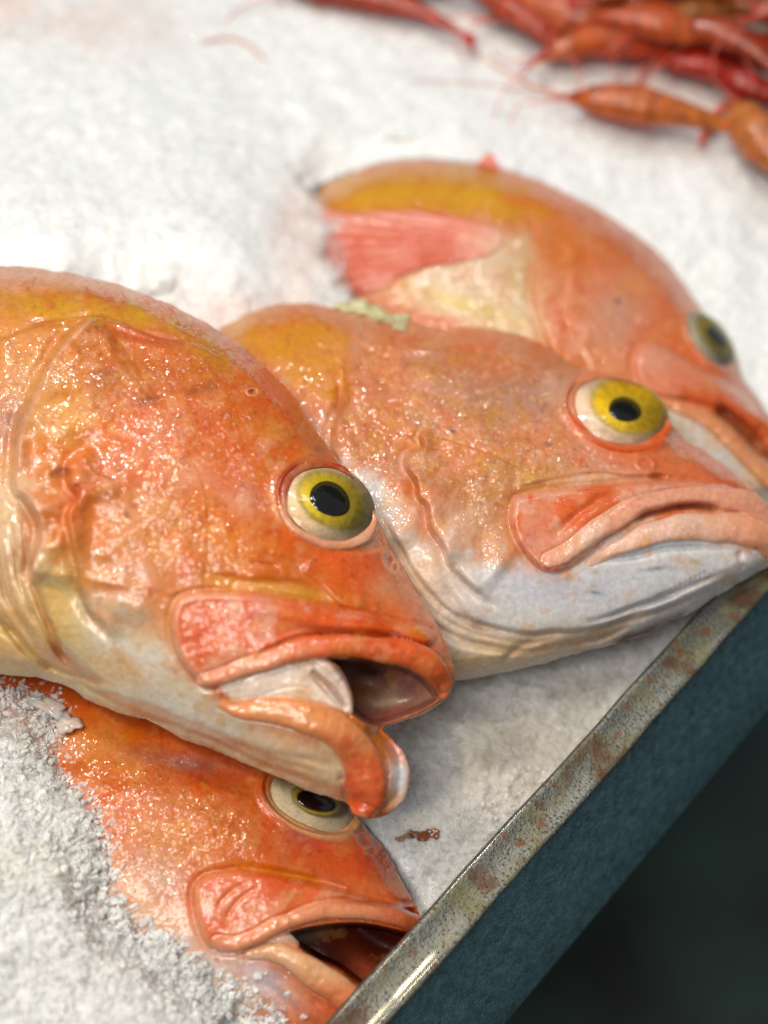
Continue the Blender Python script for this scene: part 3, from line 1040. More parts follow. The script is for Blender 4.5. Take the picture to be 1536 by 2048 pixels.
    F.paint(F.mell(520, 1215, 26, 36, 0) * m, (232, 176, 170), 0.6, 0.5)
    F.paint(F.mell(690, 1245, 130, 14, 6) * m, (226, 92, 36), 0.7)
    F.paint(F.mell(830, 1262, 40, 10, 24) * m, (226, 140, 60), 0.8)
    F.bump(430, 1255, 50, 46, 0, -7)
    F.bump(600, 1235, 90, 12, 12, 5)
    F.groove([(560, 1262), (610, 1262), (660, 1258), (720, 1262), (790, 1268), (850, 1288)], 5, 5, dcol=(150, 60, 60), ca=.6, cw=5)
    F.tex = np.where(m > 0.5, 0.45, F.tex)
    F.h0 = F.base * 0.97 + 0
    D, T, _ = F.tube([(404, 1356, 12, 8), (440, 1354, 15, 10), (480, 1338, 17, 10), (540, 1318, 19, 8), (600, 1300, 21, 6), (660, 1291, 23, 4), (720, 1291, 24, 4), (780, 1298, 26, 4),
                      (830, 1313, 27, 4), (863, 1336, 26, 2), (884, 1364, 21, 0), (888, 1390, 13, -2)], 0.62, 4, 6, 0.05)
    lm = sstep(1.03, 0.95, D)
    F.paint(lm, (228, 112, 72), 1.0)
    F.paint(lm * sstep(620, 460, X), (234, 172, 142), 0.85)
    F.paint(lm * F.mell(560, 1315, 70, 14, -16), (236, 190, 170), 0.6)
    F.blot(44, 75, (216, 86, 44), 0.6, 0.2, 0.7, lm)
    F.blot(30, 77, (236, 150, 120), 0.6, 0.2, 0.7, lm)
    F.tex = np.where(D < 1, 0.12, F.tex)
    # lower jaw far side and lip
    F.tube([(760, 1468, 14), (792, 1500, 20), (803, 1545, 20), (796, 1590, 20), (775, 1612, 18)], 0.5, -6, 4)
    F.paint(F.mell(800, 1555, 22, 50, 0), (208, 214, 220), 1.0)
    F.paint(F.mell(790, 1500, 24, 12, 50), (206, 130, 130), 0.8)
    F.paint(F.mell(792, 1600, 18, 18, 0), (226, 190, 170), 0.8)
    D, T, _ = F.tube([(446, 1412, 10, 0), (480, 1420, 18, 2), (530, 1420, 24, 4), (580, 1427, 29, 6), (630, 1441, 34, 6), (680, 1468, 38, 6), (716, 1505, 41, 4), (735, 1550, 42, 2),
                      (733, 1592, 42, 0), (728, 1606, 34, 0)], 0.6, 3, 7, 0.07, 4)
    lm = sstep(1.03, 0.95, D)
    F.paint(lm, (230, 150, 104), 1.0)
    F.paint(lm * sstep(620, 760, Y * 0.5 + X * 0.0 - 90 + 60 * F.wn), (218, 92, 56), 1.0)
    F.paint(lm * F.mell(560, 1432, 120, 24, 10), (236, 170, 124), 0.7)
    F.paint(lm * F.mell(740, 1600, 44, 50, 0), (206, 70, 42), 0.8, 0.3)
    F.blot(40, 81, (236, 160, 120), 0.5, 0.2, 0.7, lm)
    F.tex = np.where(D < 1, 0.15, F.tex)
    F.bump(700, 1602, 20, 20, 0, -12)
    F.groove([(676, 1545), (694, 1575), (690, 1604), (704, 1624)], 8, 6, dcol=(190, 90, 60), ca=.6)
    for (gx, gy, gg) in ((690, 1560, 20), (700, 1580, 16), (712, 1600, 14)):
        F.groove([(gx - 14, gy + 6), (gx + gg, gy - 4)], 4, 4, .3)
    # nostrils and pores
    for (nx_, ny_, na, nb, an) in ((778, 1122, 8, 14, -20), (790, 1136, 5, 8, 0), (505, 784, 8, 5, 0)):
        q = F.ell(nx_, ny_, na, nb, an)
        F.h += 4 * np.exp(-((q - 1.3) / .4) ** 2) - 9 * np.exp(-q ** 2)
        F.paint(np.exp(-((q - 1.4) / .4) ** 2), (238, 180, 150), 0.6)
        F.paint(np.exp(-(q * 1.3) ** 2), (170, 90, 80), 0.7)
    # eye socket
    hb = float(F.samp(F.base, 650, 1000))
    q = socket(F, 655, 1003, 96, 74, 28, 16, 7, 0.16)
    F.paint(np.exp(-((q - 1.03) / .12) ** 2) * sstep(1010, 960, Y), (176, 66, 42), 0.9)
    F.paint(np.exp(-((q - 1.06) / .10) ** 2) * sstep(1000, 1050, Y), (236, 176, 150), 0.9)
    F.paint(sstep(1.02, .95, q), (214, 190, 170), 0.9)
    F.paint(F.mell(728, 1085, 34, 12, 0), (236, 180, 156), 0.8)
    F.tex *= np.where(q < 1.2, 0.2, 1.0)
    hh = Seat(F, 657, 1005, 98, 74, 28, .85, 7)
    hh.sink(F, q)
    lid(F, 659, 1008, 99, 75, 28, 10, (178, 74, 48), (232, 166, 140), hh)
    F.paint(F.mell(735, 1085, 34, 14, 20), (236, 184, 160), 0.8)
    F.flap([(700, 915), (736, 962), (760, 1010), (772, 1060), (762, 1100), (715, 1106), (650, 1092)], 6, 26, 4, -1, .15)
    micro(F)
    pl = Plane(450, 1050, 0.075, 12)
    org = pl.at(300.0, 1000.0, -120.0)
    t = thing('rockfish', 'largest orange fish at left with its mouth gaping wide open, on top of the pile', 'fish', org, GROUP)
    F.mesh('body', pl, SKIN, t, org)
    eye_parts(F, pl, t, org, 657, 1004, 98, 73, 28, hh, 28, (666, 1000, 75, 52, 29), (660, 998, 43, 33, 30), (242, 212, 178), (222, 192, 40), (206, 186, 92))
    return F, pl


# ---------------- second fish, mouth shut
def fish_two():
    F = Relief(380, 560, 1620, 1420, 2)
    F.outline([(400, 700), (470, 640), (540, 612), (620, 606), (700, 622), (800, 640), (880, 655), (938, 655), (1007, 660), (1054, 674), (1111, 706),
               (1165, 738), (1230, 748), (1290, 775), (1335, 838), (1371, 879), (1417, 907), (1469, 948), (1509, 980), (1540, 1012), (1566, 1050), (1570, 1100),
               (1545, 1130), (1515, 1145), (1457, 1178), (1400, 1213), (1342, 1242), (1284, 1272), (1169, 1302), (1082, 1328), (996, 1348), (909, 1360),
               (820, 1362), (700, 1330), (560, 1240), (440, 1080), (380, 860)], 190)
    X, Y = F.X, F.Y
    F.c[:] = lin((214, 130, 86))
    F.blot(120, 131, (226, 158, 120), 0.7, 0.0, 0.5)
    F.blot(80, 133, (222, 104, 60), 0.6, 0.15, 0.6)
    F.blot(40, 135, (196, 140, 92), 0.5, 0.2, 0.6)
    F.blot(85, 137, (214, 164, 146), 0.7, 0.0, 0.6)
    F.blot(26, 139, (222, 176, 160), 0.4, 0.2, 0.7)
    F.paint(F.mpoly([(380, 600), (560, 590), (690, 640), (700, 700), (690, 780), (640, 800), (520, 700)], 26), (212, 148, 50), 0.85, 0.4)
    F.paint(F.mell(600, 625, 90, 26, 0), (220, 108, 50), 0.6, 0.4)
    F.paint(F.mell(770, 740, 90, 60, 0), (226, 130, 86), 0.7, 0.4)
    F.paint(F.mell(760, 830, 70, 60, 0), (206, 122, 62), 0.8, 0.6)
    F.paint(F.mell(720, 900, 60, 60, 0), (186, 116, 74), 0.7, 0.8)
    F.paint(F.mell(1000, 800, 130, 50, 14), (198, 154, 140), 0.8, 0.5)
    F.paint(F.mell(1080, 790, 60, 34, 0), (176, 146, 136), 0.5, 0.6)
    F.paint(F.mell(970, 915, 110, 46, 14), (216, 140, 80), 0.8, 0.4)
    F.paint(F.mell(1040, 950, 70, 26, 10), (206, 152, 60), 0.7, 0.6)
    F.paint(F.mell(950, 1040, 60, 70, 20), (190, 150, 120), 0.8, 0.5)
    F.paint(F.mell(900, 960, 34, 90, 30), (226, 150, 122), 0.7, 0.5)
    F.paint(F.mell(1300, 920, 150, 40, 18), (230, 124, 86), 0.9, 0.3)
    F.paint(F.mell(1460, 980, 70, 30, 40), (228, 108, 66), 0.8, 0.3)
    F.paint(F.mell(960, 675, 140, 22, 4), (224, 118, 82), 0.7, 0.4)
    F.blot(70, 163, (178, 128, 92), 0.6, 0.05, 0.6, F.mell(900, 860, 260, 160, 20, 4))
    F.blot(30, 165, (206, 150, 70), 0.5, 0.2, 0.7, F.mell(900, 860, 260, 160, 20, 4))
    F.blot(16, 161, (184, 100, 60), 0.4, 0.4, 0.8)
    F.specks(60, (720, 720, 1200, 1000), 14, (110, 76, 50), 0.5, (1.2, 3))
    F.paint(F.mell(905, 862, 8, 5, 40), (80, 66, 50), 0.8)
    F.paint(F.mell(1096, 888, 8, 5, 0), (86, 80, 60), 0.8)
    belly = F.mpoly([(740, 960), (790, 1040), (860, 1080), (930, 1100), (1000, 1120), (1060, 1150), (1120, 1150), (1200, 1090), (1300, 1060), (1440, 1070),
                     (1500, 1090), (1560, 1120), (1500, 1200), (1200, 1420), (560, 1420), (600, 1000)], 34, .9)
    halo = F.mpoly([(700, 930), (790, 990), (880, 1020), (980, 1060), (1060, 1110), (1120, 1120), (1200, 1060), (1300, 1040), (1440, 1050), (1560, 1100), (1500, 1200), (1200, 1420), (560, 1420), (600, 900)], 40, .9)
    F.paint(halo, (226, 178, 156), .75)
    F.paint(belly, (214, 212, 214), 1.0)
    F.paint(F.mell(840, 1150, 90, 130, -30) * belly, (224, 194, 172), 0.9, 0.2)
    F.paint(F.mell(990, 1310, 180, 40, -10), (224, 200, 160), 0.85, 0.3)
    F.paint(F.mell(1150, 1180, 160, 30, 0) * belly, (196, 202, 216), 0.7, 0.6)
    F.paint(F.mell(1080, 1150, 80, 20, 10) * belly, (200, 190, 208), 0.6, 0.6)
    F.paint(F.mell(1300, 1095, 100, 14, -10) * belly, (190, 200, 214), 0.7, 0.4)
    F.paint(F.mell(1190, 1185, 14, 4, 10) + F.mell(1313, 1137, 26, 5, -6), (120, 124, 140), 0.7)
    F.specks(18, (980, 1120, 1400, 1260), 15, (176, 160, 120), 0.5, (2, 6))
    F.tex = np.clip(1 - belly, 0.05, 1) * np.clip(0.35 + 1.0 * F.mell(900, 850, 260, 180, 20, 3), 0, 1)
    # ridges over the gill cover
    F.flap([(700, 672), (690, 700), (690, 760), (696, 800), (680, 840), (672, 900), (700, 960), (740, 1040), (790, 1120)], 16, 80, 6, -1, .1, .8)
    F.groove([(672, 770), (680, 800), (676, 830)], 7, 6, dcol=(190, 74, 44), ca=.7)
    F.flap([(700, 676), (780, 684), (860, 690), (940, 684), (1020, 694)], 8, 40, 5, 1, .1, .3)
    F.groove([(780, 710), (860, 716), (960, 700), (1040, 712)], 5, 12)
    F.groove([(850, 800), (900, 790), (960, 762), (1040, 735)], 7, 14, dcol=(206, 130, 110), ca=.3)
    F.groove([(900, 830), (980, 800), (1060, 775), (1130, 770)], 6, 12)
    F.bump(960, 780, 70, 14, -16, 8)
    F.bump(1080, 800, 60, 20, -10, -7)
    # preopercle, wavy free edge
    F.flap([(860, 850), (842, 868), (846, 892), (820, 905), (812, 930), (826, 958), (832, 990), (852, 1012), (858, 1056), (886, 1092), (902, 1130), (936, 1165), (975, 1200)], 20, 80, 5, -1, .08, .9)
    F.groove([(815, 930), (826, 965), (842, 1000), (862, 1060), (896, 1120)], 5, 8, dcol=(214, 120, 90), ca=.5, cw=8)
    # throat folds
    for k, dep in enumerate([12, 6, 8, 5, 9, 6]):
        o = k * 13
        F.groove([(760 - o * .6, 1010 + o * .5), (800 - o * .6, 1100 + o * .5), (860 - o * .5, 1186 + o * .55), (940 - o * .4, 1240 + o * .65), (1050 - o * .2, 1268 + o * .6), (1180, 1262 + o * .4), (1300, 1222 + o * .35)],
                 dep, 4.5, .15, dcol=(200, 168, 140), ca=.55, cw=5)
    F.groove([(898, 1120), (940, 1170), (985, 1205), (1000, 1225)], 8, 5, dcol=(196, 160, 140), ca=.5)
    F.groove([(880, 1150), (930, 1230), (985, 1262)], 8, 7, dcol=(200, 160, 140), ca=.4)
    F.groove([(1150, 1250), (1240, 1228), (1320, 1200), (1400, 1165), (1470, 1135)], 9, 4.5, dcol=(150, 150, 156), ca=.7, cw=5)
    F.groove([(1200, 1262), (1300, 1232), (1400, 1190), (1460, 1160)], 6, 5, dcol=(176, 150, 130), ca=.5)
    F.groove([(1000, 1335), (1040, 1290), (1080, 1280)], 6, 6, dcol=(200, 150, 120), ca=.5)
    for k in range(12):
        x = 1310 + k * 9
        y = 1196 - k * 5.2
        F.groove([(x, y), (x + 5, y + 12)], 2.5, 2.2, .2)
    F.groove([(1215, 1296), (1280, 1272), (1340, 1248), (1392, 1222)], 9, 6, .15, dcol=(96, 30, 26), ca=1.0, cw=7)
    # folds on cheek
    F.flap([(1030, 975), (1110, 952), (1200, 945), (1290, 952), (1340, 950)], 5, 26, 3, -1, .15)
    F.paint(F.mell(1160, 958, 100, 9, -4), (238, 198, 176), 0.6)
    q = F.ell(1316, 953, 16, 7, 0)
    F.h += 4 * np.exp(-((q - 1.3) / .4) ** 2) - 8 * np.exp(-q ** 2)
    F.paint(np.exp(-(q * 1.3) ** 2), (170, 96, 50), 0.8)
    q = F.ell(1292, 928, 16, 12, 20)
    F.h += 4 * np.exp(-((q - 1.1) / .3) ** 2)
    F.h += 3 * F.mell(1372, 895, 12, 6, 60) - 6 * F.mell(1362, 898, 6, 5, 0)
    F.h0 = F.h.copy()
    plate = [(1025, 1006), (1042, 991), (1111, 977), (1198, 970), (1284, 962), (1371, 962), (1457, 975), (1515, 1000), (1500, 1012), (1400, 985), (1300, 996), (1230, 1050),
             (1190, 1095), (1146, 1130), (1104, 1145), (1072, 1132), (1040, 1094), (1022, 1050)]
    d = F.plate(plate, 17, 7, 3, 9, .75)
    m = F.mpoly(plate, 4, .3)
    F.paint(m, (230, 150, 122), 1.0)
    F.blot(60, 171, (226, 108, 62), 0.8, 0.05, .5, m)
    F.blot(34, 173, (236, 182, 166), 0.7, 0.15, .6, m)
    F.paint(F.mell(1160, 1000, 60, 30, -20) * m, (226, 106, 50), 0.7, 0.5)
    F.paint(F.mell(1080, 1090, 40, 46, 30) * m, (230, 160, 146), 0.9)
    F.groove([(1090, 1085), (1140, 1040), (1190, 1005), (1250, 985)], 6, 7)
    F.tex = np.where(m > 0.5, 0.35, F.tex)
    F.h0 = F.base * 0.97
    D, T, _ = F.tube([(1186, 1124, 8, -4), (1238, 1095, 15, -2), (1296, 1070, 22, 0), (1359, 1054, 27, 0), (1429, 1052, 29, 0), (1486, 1060, 31, 0), (1527, 1075, 32, 0), (1552, 1104, 22, 0)], .58, 4, 6, .05)
    lm = sstep(1.03, .95, D)
    F.paint(lm, (240, 198, 184), 1.0)
    F.paint(lm * sstep(1380, 1520, X), (236, 164, 138), 0.9)
    F.blot(30, 175, (238, 176, 140), 0.5, .2, .7, lm)
    F.tex = np.where(D < 1, .1, F.tex)
    D, T, _ = F.tube([(1100, 1120, 14, 8), (1130, 1105, 18, 9), (1170, 1078, 21, 8), (1215, 1048, 22, 6), (1262, 1020, 20, 5), (1320, 1000, 18, 5), (1380, 992, 17, 4), (1440, 996, 18, 4), (1500, 1012, 22, 2), (1540, 1036, 22, 0), (1558, 1062, 16, 0)], .6, 6, 5, .05)
    lm = sstep(1.03, .95, D)
    F.paint(lm, (238, 172, 152), 1.0)
    F.paint(lm * F.mell(1180, 1075, 60, 26, -35), (238, 206, 190), 0.8)
    F.blot(36, 177, (232, 136, 104), 0.45, .2, .7, lm)
    F.tex = np.where(D < 1, .1, F.tex)
    F.groove([(1262, 1048), (1300, 1026), (1345, 1013), (1400, 1010), (1450, 1016)], 16, 4.5, .15, dcol=(150, 70, 60), ca=.8, cw=5)
    F.bump(1500, 1130, 26, 14, 20, 8)
    F.groove([(1478, 1100), (1482, 1122), (1494, 1142)], 8, 4, dcol=(190, 110, 100), ca=.6)
    F.groove([(1180, 1128), (1260, 1112), (1360, 1096), (1470, 1092)], 7, 5)
    # eye
    q = socket(F, 1238, 822, 104, 66, 18, 4, 9, .12)
    hh = Seat(F, 1238, 822, 103, 67, 18, .7, 1)
    hh.sink(F, q)
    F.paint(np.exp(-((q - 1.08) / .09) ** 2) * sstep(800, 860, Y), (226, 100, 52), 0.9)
    F.paint(sstep(1.03, .97, q), (222, 190, 170), 1)
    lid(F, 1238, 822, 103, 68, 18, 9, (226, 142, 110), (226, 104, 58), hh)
    micro(F)
    pl = Plane(1050, 1000, 0.030, 8)
    org = pl.at(900.0, 1000.0, -100.0)
    t = thing('rockfish', 'orange and white fish with shut mouth and bulging yellow eye, chin over the rim', 'fish', org, GROUP)
    F.mesh('body', pl, SKIN, t, org)
    eye_parts(F, pl, t, org, 1238, 821, 103, 67, 18, hh, 36, (1257, 812, 77, 54, 19), (1250, 819, 34, 25, 14), (242, 214, 192), (244, 200, 20), (214, 190, 84))
    return F, pl


# ---------------- fish lying behind
def fish_three():
    F = Relief(500, 280, 1640, 1080, 2.5)
    F.outline([(520, 420), (600, 385), (649, 368), (691, 349), (752, 329), (844, 319), (935, 325), (1027, 344), (1118, 378), (1209, 427), (1283, 475), (1343, 536), (1392, 603),
               (1441, 664), (1471, 713), (1487, 756), (1514, 798), (1540, 835), (1570, 880), (1590, 930), (1580, 980), (1545, 1010), (1480, 1040), (1380, 1050), (1200, 1000),
               (1000, 900), (850, 760), (700, 650), (560, 560), (505, 480)], 170)
    X, Y = F.X, F.Y
    F.c[:] = lin((222, 128, 80))
    F.blot(120, 231, (224, 152, 118), .7, 0, .5)
    F.blot(70, 233, (218, 100, 50), .6, .1, .6)
    F.paint(F.mpoly([(500, 380), (700, 345), (850, 330), (960, 340), (1060, 380), (1090, 430), (980, 440), (860, 420), (700, 430), (500, 470)], 18), (216, 154, 38), .95, .2)
    F.paint(F.mell(800, 390, 90, 20, -4) + F.mell(960, 395, 50, 20, 10), (226, 176, 40), .8, .4)
    F.paint(F.mell(1050, 402, 46, 16, 10), (228, 116, 50), .8)
    F.paint(F.mell(800, 326, 160, 12, -4), (206, 120, 60), .7)
    F.paint(F.mpoly([(900, 500), (1010, 470), (1060, 500), (1065, 620), (1040, 700), (900, 640), (800, 600), (820, 560)], 22), (220, 196, 168), .9, .2)
    F.paint(F.mell(1035, 560, 30, 70, 10), (196, 176, 130), .7, .3)
    F.paint(F.mell(930, 610, 110, 16, 18), (230, 206, 130), .9)
    F.paint(F.mell(790, 590, 90, 8, 22), (240, 196, 160), .8)
    F.paint(F.mell(1080, 640, 22, 90, 0), (228, 176, 140), .8)
    F.paint(F.mell(1250, 600, 90, 110, 30), (222, 146, 122), .7, .4)
    F.paint(F.mell(1230, 640, 50, 60, 0), (206, 160, 146), .7, .4)
    F.paint(F.mell(1120, 490, 50, 60, 0), (218, 122, 50), .8, .3)
    F.paint(F.mell(1240, 480, 60, 40, 40), (196, 106, 60), .6, .5)
    F.paint(F.mell(1237, 602, 8, 8, 0), (90, 66, 44), .7)
    F.paint(F.mell(1400, 770, 130, 50, 40), (228, 120, 92), .9, .2)
    F.tex *= 0.7
    F.flap([(1060, 420), (1075, 460), (1068, 520), (1072, 600), (1095, 680), (1140, 760)], 12, 60, 4, -1, .1, .8)
    F.flap([(1150, 540), (1135, 600), (1150, 660), (1190, 740)], 7, 40, 5, -1)
    F.groove([(1010, 455), (1040, 440), (1080, 438)], 6, 8, dcol=(200, 120, 90), ca=.5)
    F.h0 = F.h.copy()
    plate = [(1268, 730), (1276, 695), (1301, 682), (1335, 695), (1392, 731), (1450, 765), (1500, 800), (1520, 850), (1450, 812), (1390, 798), (1331, 800), (1285, 775)]
    F.plate(plate, 16, 8, 2, 9, .7)
    m = F.mpoly(plate, 5, .3)
    F.paint(m, (230, 140, 116), 1)
    F.paint(F.mell(1310, 720, 40, 30, 0) * m, (232, 166, 150), .9)
    # jaw
    F.paint(F.mpoly([(1325, 808), (1410, 832), (1484, 888), (1545, 945), (1590, 1000), (1480, 1060), (1340, 960), (1290, 840)], 8, .5), (222, 206, 190), 1)
    F.paint(F.mell(1420, 900, 60, 30, 40), (206, 206, 206), .8, .4)
    D, T, _ = F.tube([(1320, 800, 8), (1380, 822, 14), (1440, 862, 20), (1490, 905, 24), (1540, 955, 26)], .7, 2, 5)
    F.paint(sstep(1.03, .95, D), (230, 156, 116), .9)
    D, T, _ = F.tube([(1370, 785, 12), (1430, 800, 15), (1490, 830, 18), (1540, 872, 20)], .7, 2, 5)
    F.paint(sstep(1.03, .95, D), (226, 112, 72), .9)
    F.groove([(1420, 818), (1462, 838), (1500, 872), (1545, 915), (1580, 950)], 46, 10, .12, dcol=(80, 26, 18), ca=.95, cw=10)
    F.groove([(1560, 900), (1500, 860)], 10, 20)
    # eye
    q = socket(F, 1425, 676, 66, 36, 52, 6, 7, .16)
    hh = Seat(F, 1425, 676, 60, 32, 52, .8, 2)
    hh.sink(F, q, 8)
    F.paint(sstep(1.05, .95, q), (222, 196, 170), 1)
    micro(F)
    pl = Plane(1200, 600, -0.010, 8)
    org = pl.at(1000.0, 600.0, -90.0)
    t = thing('rockfish', 'orange fish lying furthest back, yellow along its back, with a pink side fin', 'fish', org, GROUP)
    F.mesh('body', pl, SKIN, t, org, under=0.45)
    eye_parts(F, pl, t, org, 1423, 678, 62, 32, 52, hh, 15, (1432, 672, 48, 22, 50), (1434, 672, 28, 14, 45), (228, 214, 190), (244, 210, 40), (190, 176, 60))
    # side fin: rays laid back over the flank
    G = Relief(600, 400, 1060, 640, 2.5)
    fin = [(600, 410), (691, 424), (800, 420), (900, 428), (985, 448), (1012, 478), (980, 512), (900, 530), (820, 545), (760, 580), (690, 592), (620, 580)]
    G.out = G.poly(fin, 400)
    G.h = F.samp(F.h, G.X, G.Y) * np.clip(1, 0, 1) + 6 * sstep(-2, 8, G.out)
    ang = np.arctan2(G.Y - 480, 1030 - G.X)
    G.h += 2.6 * np.cos(ang * 90) * sstep(1010, 900, G.X)
    G.base = G.h
    G.c[:] = lin((212, 96, 66))
    G.blot(90, 241, (232, 156, 136), .7, .0, .5, ang=5, sx=3)
    G.paint(np.clip(np.cos(ang * 90), 0, 1), (226, 140, 112), .2)
    G.paint(G.mell(1000, 490, 60, 60, 0), (230, 190, 160), .7)
    G.tex[:] = .5
    keep_h = G.h.copy()
    mk = G.out <= 0
    G.h[mk] = keep_h[mk]
    # edges of the fin stay on the flank instead of dropping to the middle plane
    X0, Y0 = G.X, G.Y
    kp = G.out > 0
    idx = -np.ones(kp.shape, int)
    idx[kp] = np.arange(kp.sum())
    qd = kp[:-1, :-1] & kp[1:, :-1] & kp[1:, 1:] & kp[:-1, 1:]
    fc = np.stack([idx[:-1, :-1][qd], idx[1:, :-1][qd], idx[1:, 1:][qd], idx[:-1, 1:][qd]], 1)
    cc = np.concatenate([G.c[kp], G.tex[kp][:, None]], 1)
    top = pl.at(X0[kp], Y0[kp], G.h[kp])
    low = pl.at(X0[kp], Y0[kp], G.h[kp] - 8)
    add_mesh('pectoral_fin', np.vstack([top, low]) - org, np.vstack([fc, fc[:, ::-1] + len(top)]), SKIN, t, np.vstack([cc, cc]))
    # stub of a back spine
    base = [pl.at(float(x), float(y), 10.0) for x, y in ((955, 330), (975, 308), (990, 318), (1000, 342))]
    V = np.array([b + pl.n * k for k in (-0.002, 0.002) for b in base]) - org
    Fq = [(3, 2, 1, 0), (4, 5, 6, 7), (0, 1, 5, 4), (1, 2, 6, 5), (2, 3, 7, 6), (3, 0, 4, 7)]
    cc = np.tile(np.append(lin((226, 120, 100)), .4), (8, 1))
    add_mesh('dorsal_spine', V, Fq, SKIN, t, cc, False)
    return F, pl


# ---------------- fish under the big one, half in the ice
def fish_four():
    F = Relief(-200, 1290, 900, 2120, 2)
    F.outline([(-260, 1450), (-200, 1330), (0, 1290), (250, 1310), (450, 1400), (600, 1500), (680, 1570), (722, 1640), (761, 1687), (790, 1735), (812, 1775), (832, 1815), (846, 1850), (850, 1900),
               (830, 1960), (800, 2030), (770, 2100), (700, 2140), (560, 2110), (300, 2050), (50, 1980), (-150, 1850), (-260, 1700)], 165)
    X, Y = F.X, F.Y
    F.c[:] = lin((222, 108, 58))
    F.blot(110, 331, (226, 140, 100), .6, 0, .5)
    F.blot(70, 333, (218, 90, 40), .7, .1, .6)
    F.paint(F.mell(230, 1500, 70, 60, 20), (228, 140, 40), .85, .4)
    F.paint(F.mell(170, 1500, 50, 50, 0), (226, 146, 60), .6, .4)
    F.paint(F.mell(340, 1520, 110, 22, 10), (176, 110, 116), .6, .5)
    F.paint(F.mell(420, 1535, 70, 14, 8), (96, 70, 80), .6, .6)
    F.paint(F.mell(250, 1420, 120, 40, 20), (206, 96, 60), .7, .4)
    F.paint(F.mell(390, 1660, 110, 60, 10), (216, 124, 40), .9, .3)
    F.paint(F.mell(330, 1690, 60, 40, 10), (214, 140, 60), .7, .4)
    F.paint(F.mell(460, 1560, 90, 40, 10), (222, 110, 70), .6)
    F.paint(F.mell(310, 1750, 70, 46, 20), (206, 164, 146), .9, .3)
    F.paint(F.mell(300, 1830, 150, 60, 30), (232, 188, 160), .9, .2)
    F.paint(F.mell(400, 1960, 160, 80, 20), (226, 206, 200), 1, .2)
    F.paint(F.mell(620, 1680, 60, 34, 20), (202, 84, 70), .7, .4)
    F.paint(F.mell(600, 1668, 20, 10, 30), (130, 70, 84), .6)
    F.paint(F.mell(740, 1740, 90, 50, 50), (230, 96, 58), .9, .2)
    F.blot(16, 361, (176, 70, 36), .35, .4, .8)
    F.specks(40, (200, 1500, 700, 1760), 34, (120, 50, 40), .5, (1.2, 3))
    F.tex = np.clip(.35 + .9 * F.mell(360, 1640, 180, 110, 20, 3), 0, 1)
    F.bump(390, 1620, 150, 80, 20, 16)
    F.groove([(280, 1530), (360, 1535), (460, 1550), (540, 1570)], 9, 16)
    F.groove([(440, 1740), (480, 1728), (540, 1738), (600, 1756), (680, 1778)], 9, 7, dcol=(222, 160, 50), ca=.7, cw=9)
    F.groove([(620, 1745), (660, 1765), (700, 1785)], 4, 5, dcol=(236, 170, 150), ca=.6)
    F.h0 = F.h.copy()
    mo = F.poly([(570, 1868), (630, 1850), (715, 1843), (785, 1855), (835, 1872), (840, 1905), (800, 1965), (760, 2000), (715, 1970), (674, 1939), (633, 1921), (600, 1898)], 90)
    wv = sstep(0, 14, mo)
    F.h = F.h * (1 - wv) + (-46 - 30 * F.mell(760, 1890, 90, 40, 30)) * wv
    F.tex = np.where(mo > 0, 0.0, F.tex)
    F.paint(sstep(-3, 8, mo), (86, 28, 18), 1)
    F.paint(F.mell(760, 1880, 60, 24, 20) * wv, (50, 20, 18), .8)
    F.paint(F.mell(740, 1945, 60, 22, 40) * wv, (176, 90, 66), .8)
    F.paint(F.mell(780, 1930, 20, 60, 40) * wv, (120, 48, 36), .6)
    # jaw corner membrane
    F.tube([(486, 1905, 10), (530, 1888, 16), (570, 1878, 16), (592, 1888, 12)], .5, -6, 5)
    F.paint(F.mell(560, 1880, 60, 16, -10), (224, 196, 184), .9)
    plate = [(388, 1810), (388, 1776), (408, 1753), (445, 1744), (485, 1742), (557, 1751), (644, 1768), (732, 1793), (790, 1806), (828, 1812), (800, 1822), (700, 1814), (633, 1818), (574, 1842), (530, 1872),
             (498, 1893), (450, 1903), (414, 1888), (396, 1850)]
    d = F.plate(plate, 20, 8, 3, 9, .8)
    m = F.mpoly(plate, 4, .3)
    F.paint(m, (228, 118, 76), 1)
    F.blot(60, 371, (236, 160, 130), .8, .0, .5, m, 40, .5)
    F.blot(36, 373, (224, 88, 50), .8, .1, .6, m)
    F.paint(F.mell(480, 1800, 60, 40, 0) * m, (236, 150, 120), .6, .4)
    F.paint(np.exp(-((d - 4) / 7) ** 2) * sstep(560, 430, X) * m, (238, 170, 136), .8)
    F.groove([(425, 1830), (450, 1790), (500, 1760)], 3, 3.5)
    F.groove([(445, 1850), (470, 1805), (520, 1772)], 3, 3.5)
    F.tex = np.where(m > .5, .35, F.tex)
    F.h0 = F.base * .97
    D, T, _ = F.tube([(430, 1884, 12, 6), (470, 1888, 14, 8), (515, 1874, 15, 9), (560, 1850, 16, 8), (605, 1832, 18, 8), (660, 1822, 19, 6), (720, 1822, 20, 6), (780, 1832, 21, 4), (830, 1850, 20, 2), (850, 1866, 14, 0)], .75, 7, 4, .05)
    lm = sstep(1.03, .95, D)
    F.paint(lm, (232, 156, 124), 1)
    F.paint(lm * sstep(700, 840, X), (226, 110, 72), .9)
    F.paint(lm * sstep(560, 460, X), (236, 150, 116), .8)
    F.tex = np.where(D < 1, .1, F.tex)
    F.groove([(640, 1800), (720, 1803), (790, 1812), (836, 1834)], 6, 5, dcol=(196, 60, 34), ca=.7)
    F.groove([(800, 1808), (825, 1822), (842, 1838)], 10, 5, dcol=(110, 30, 20), ca=.8)
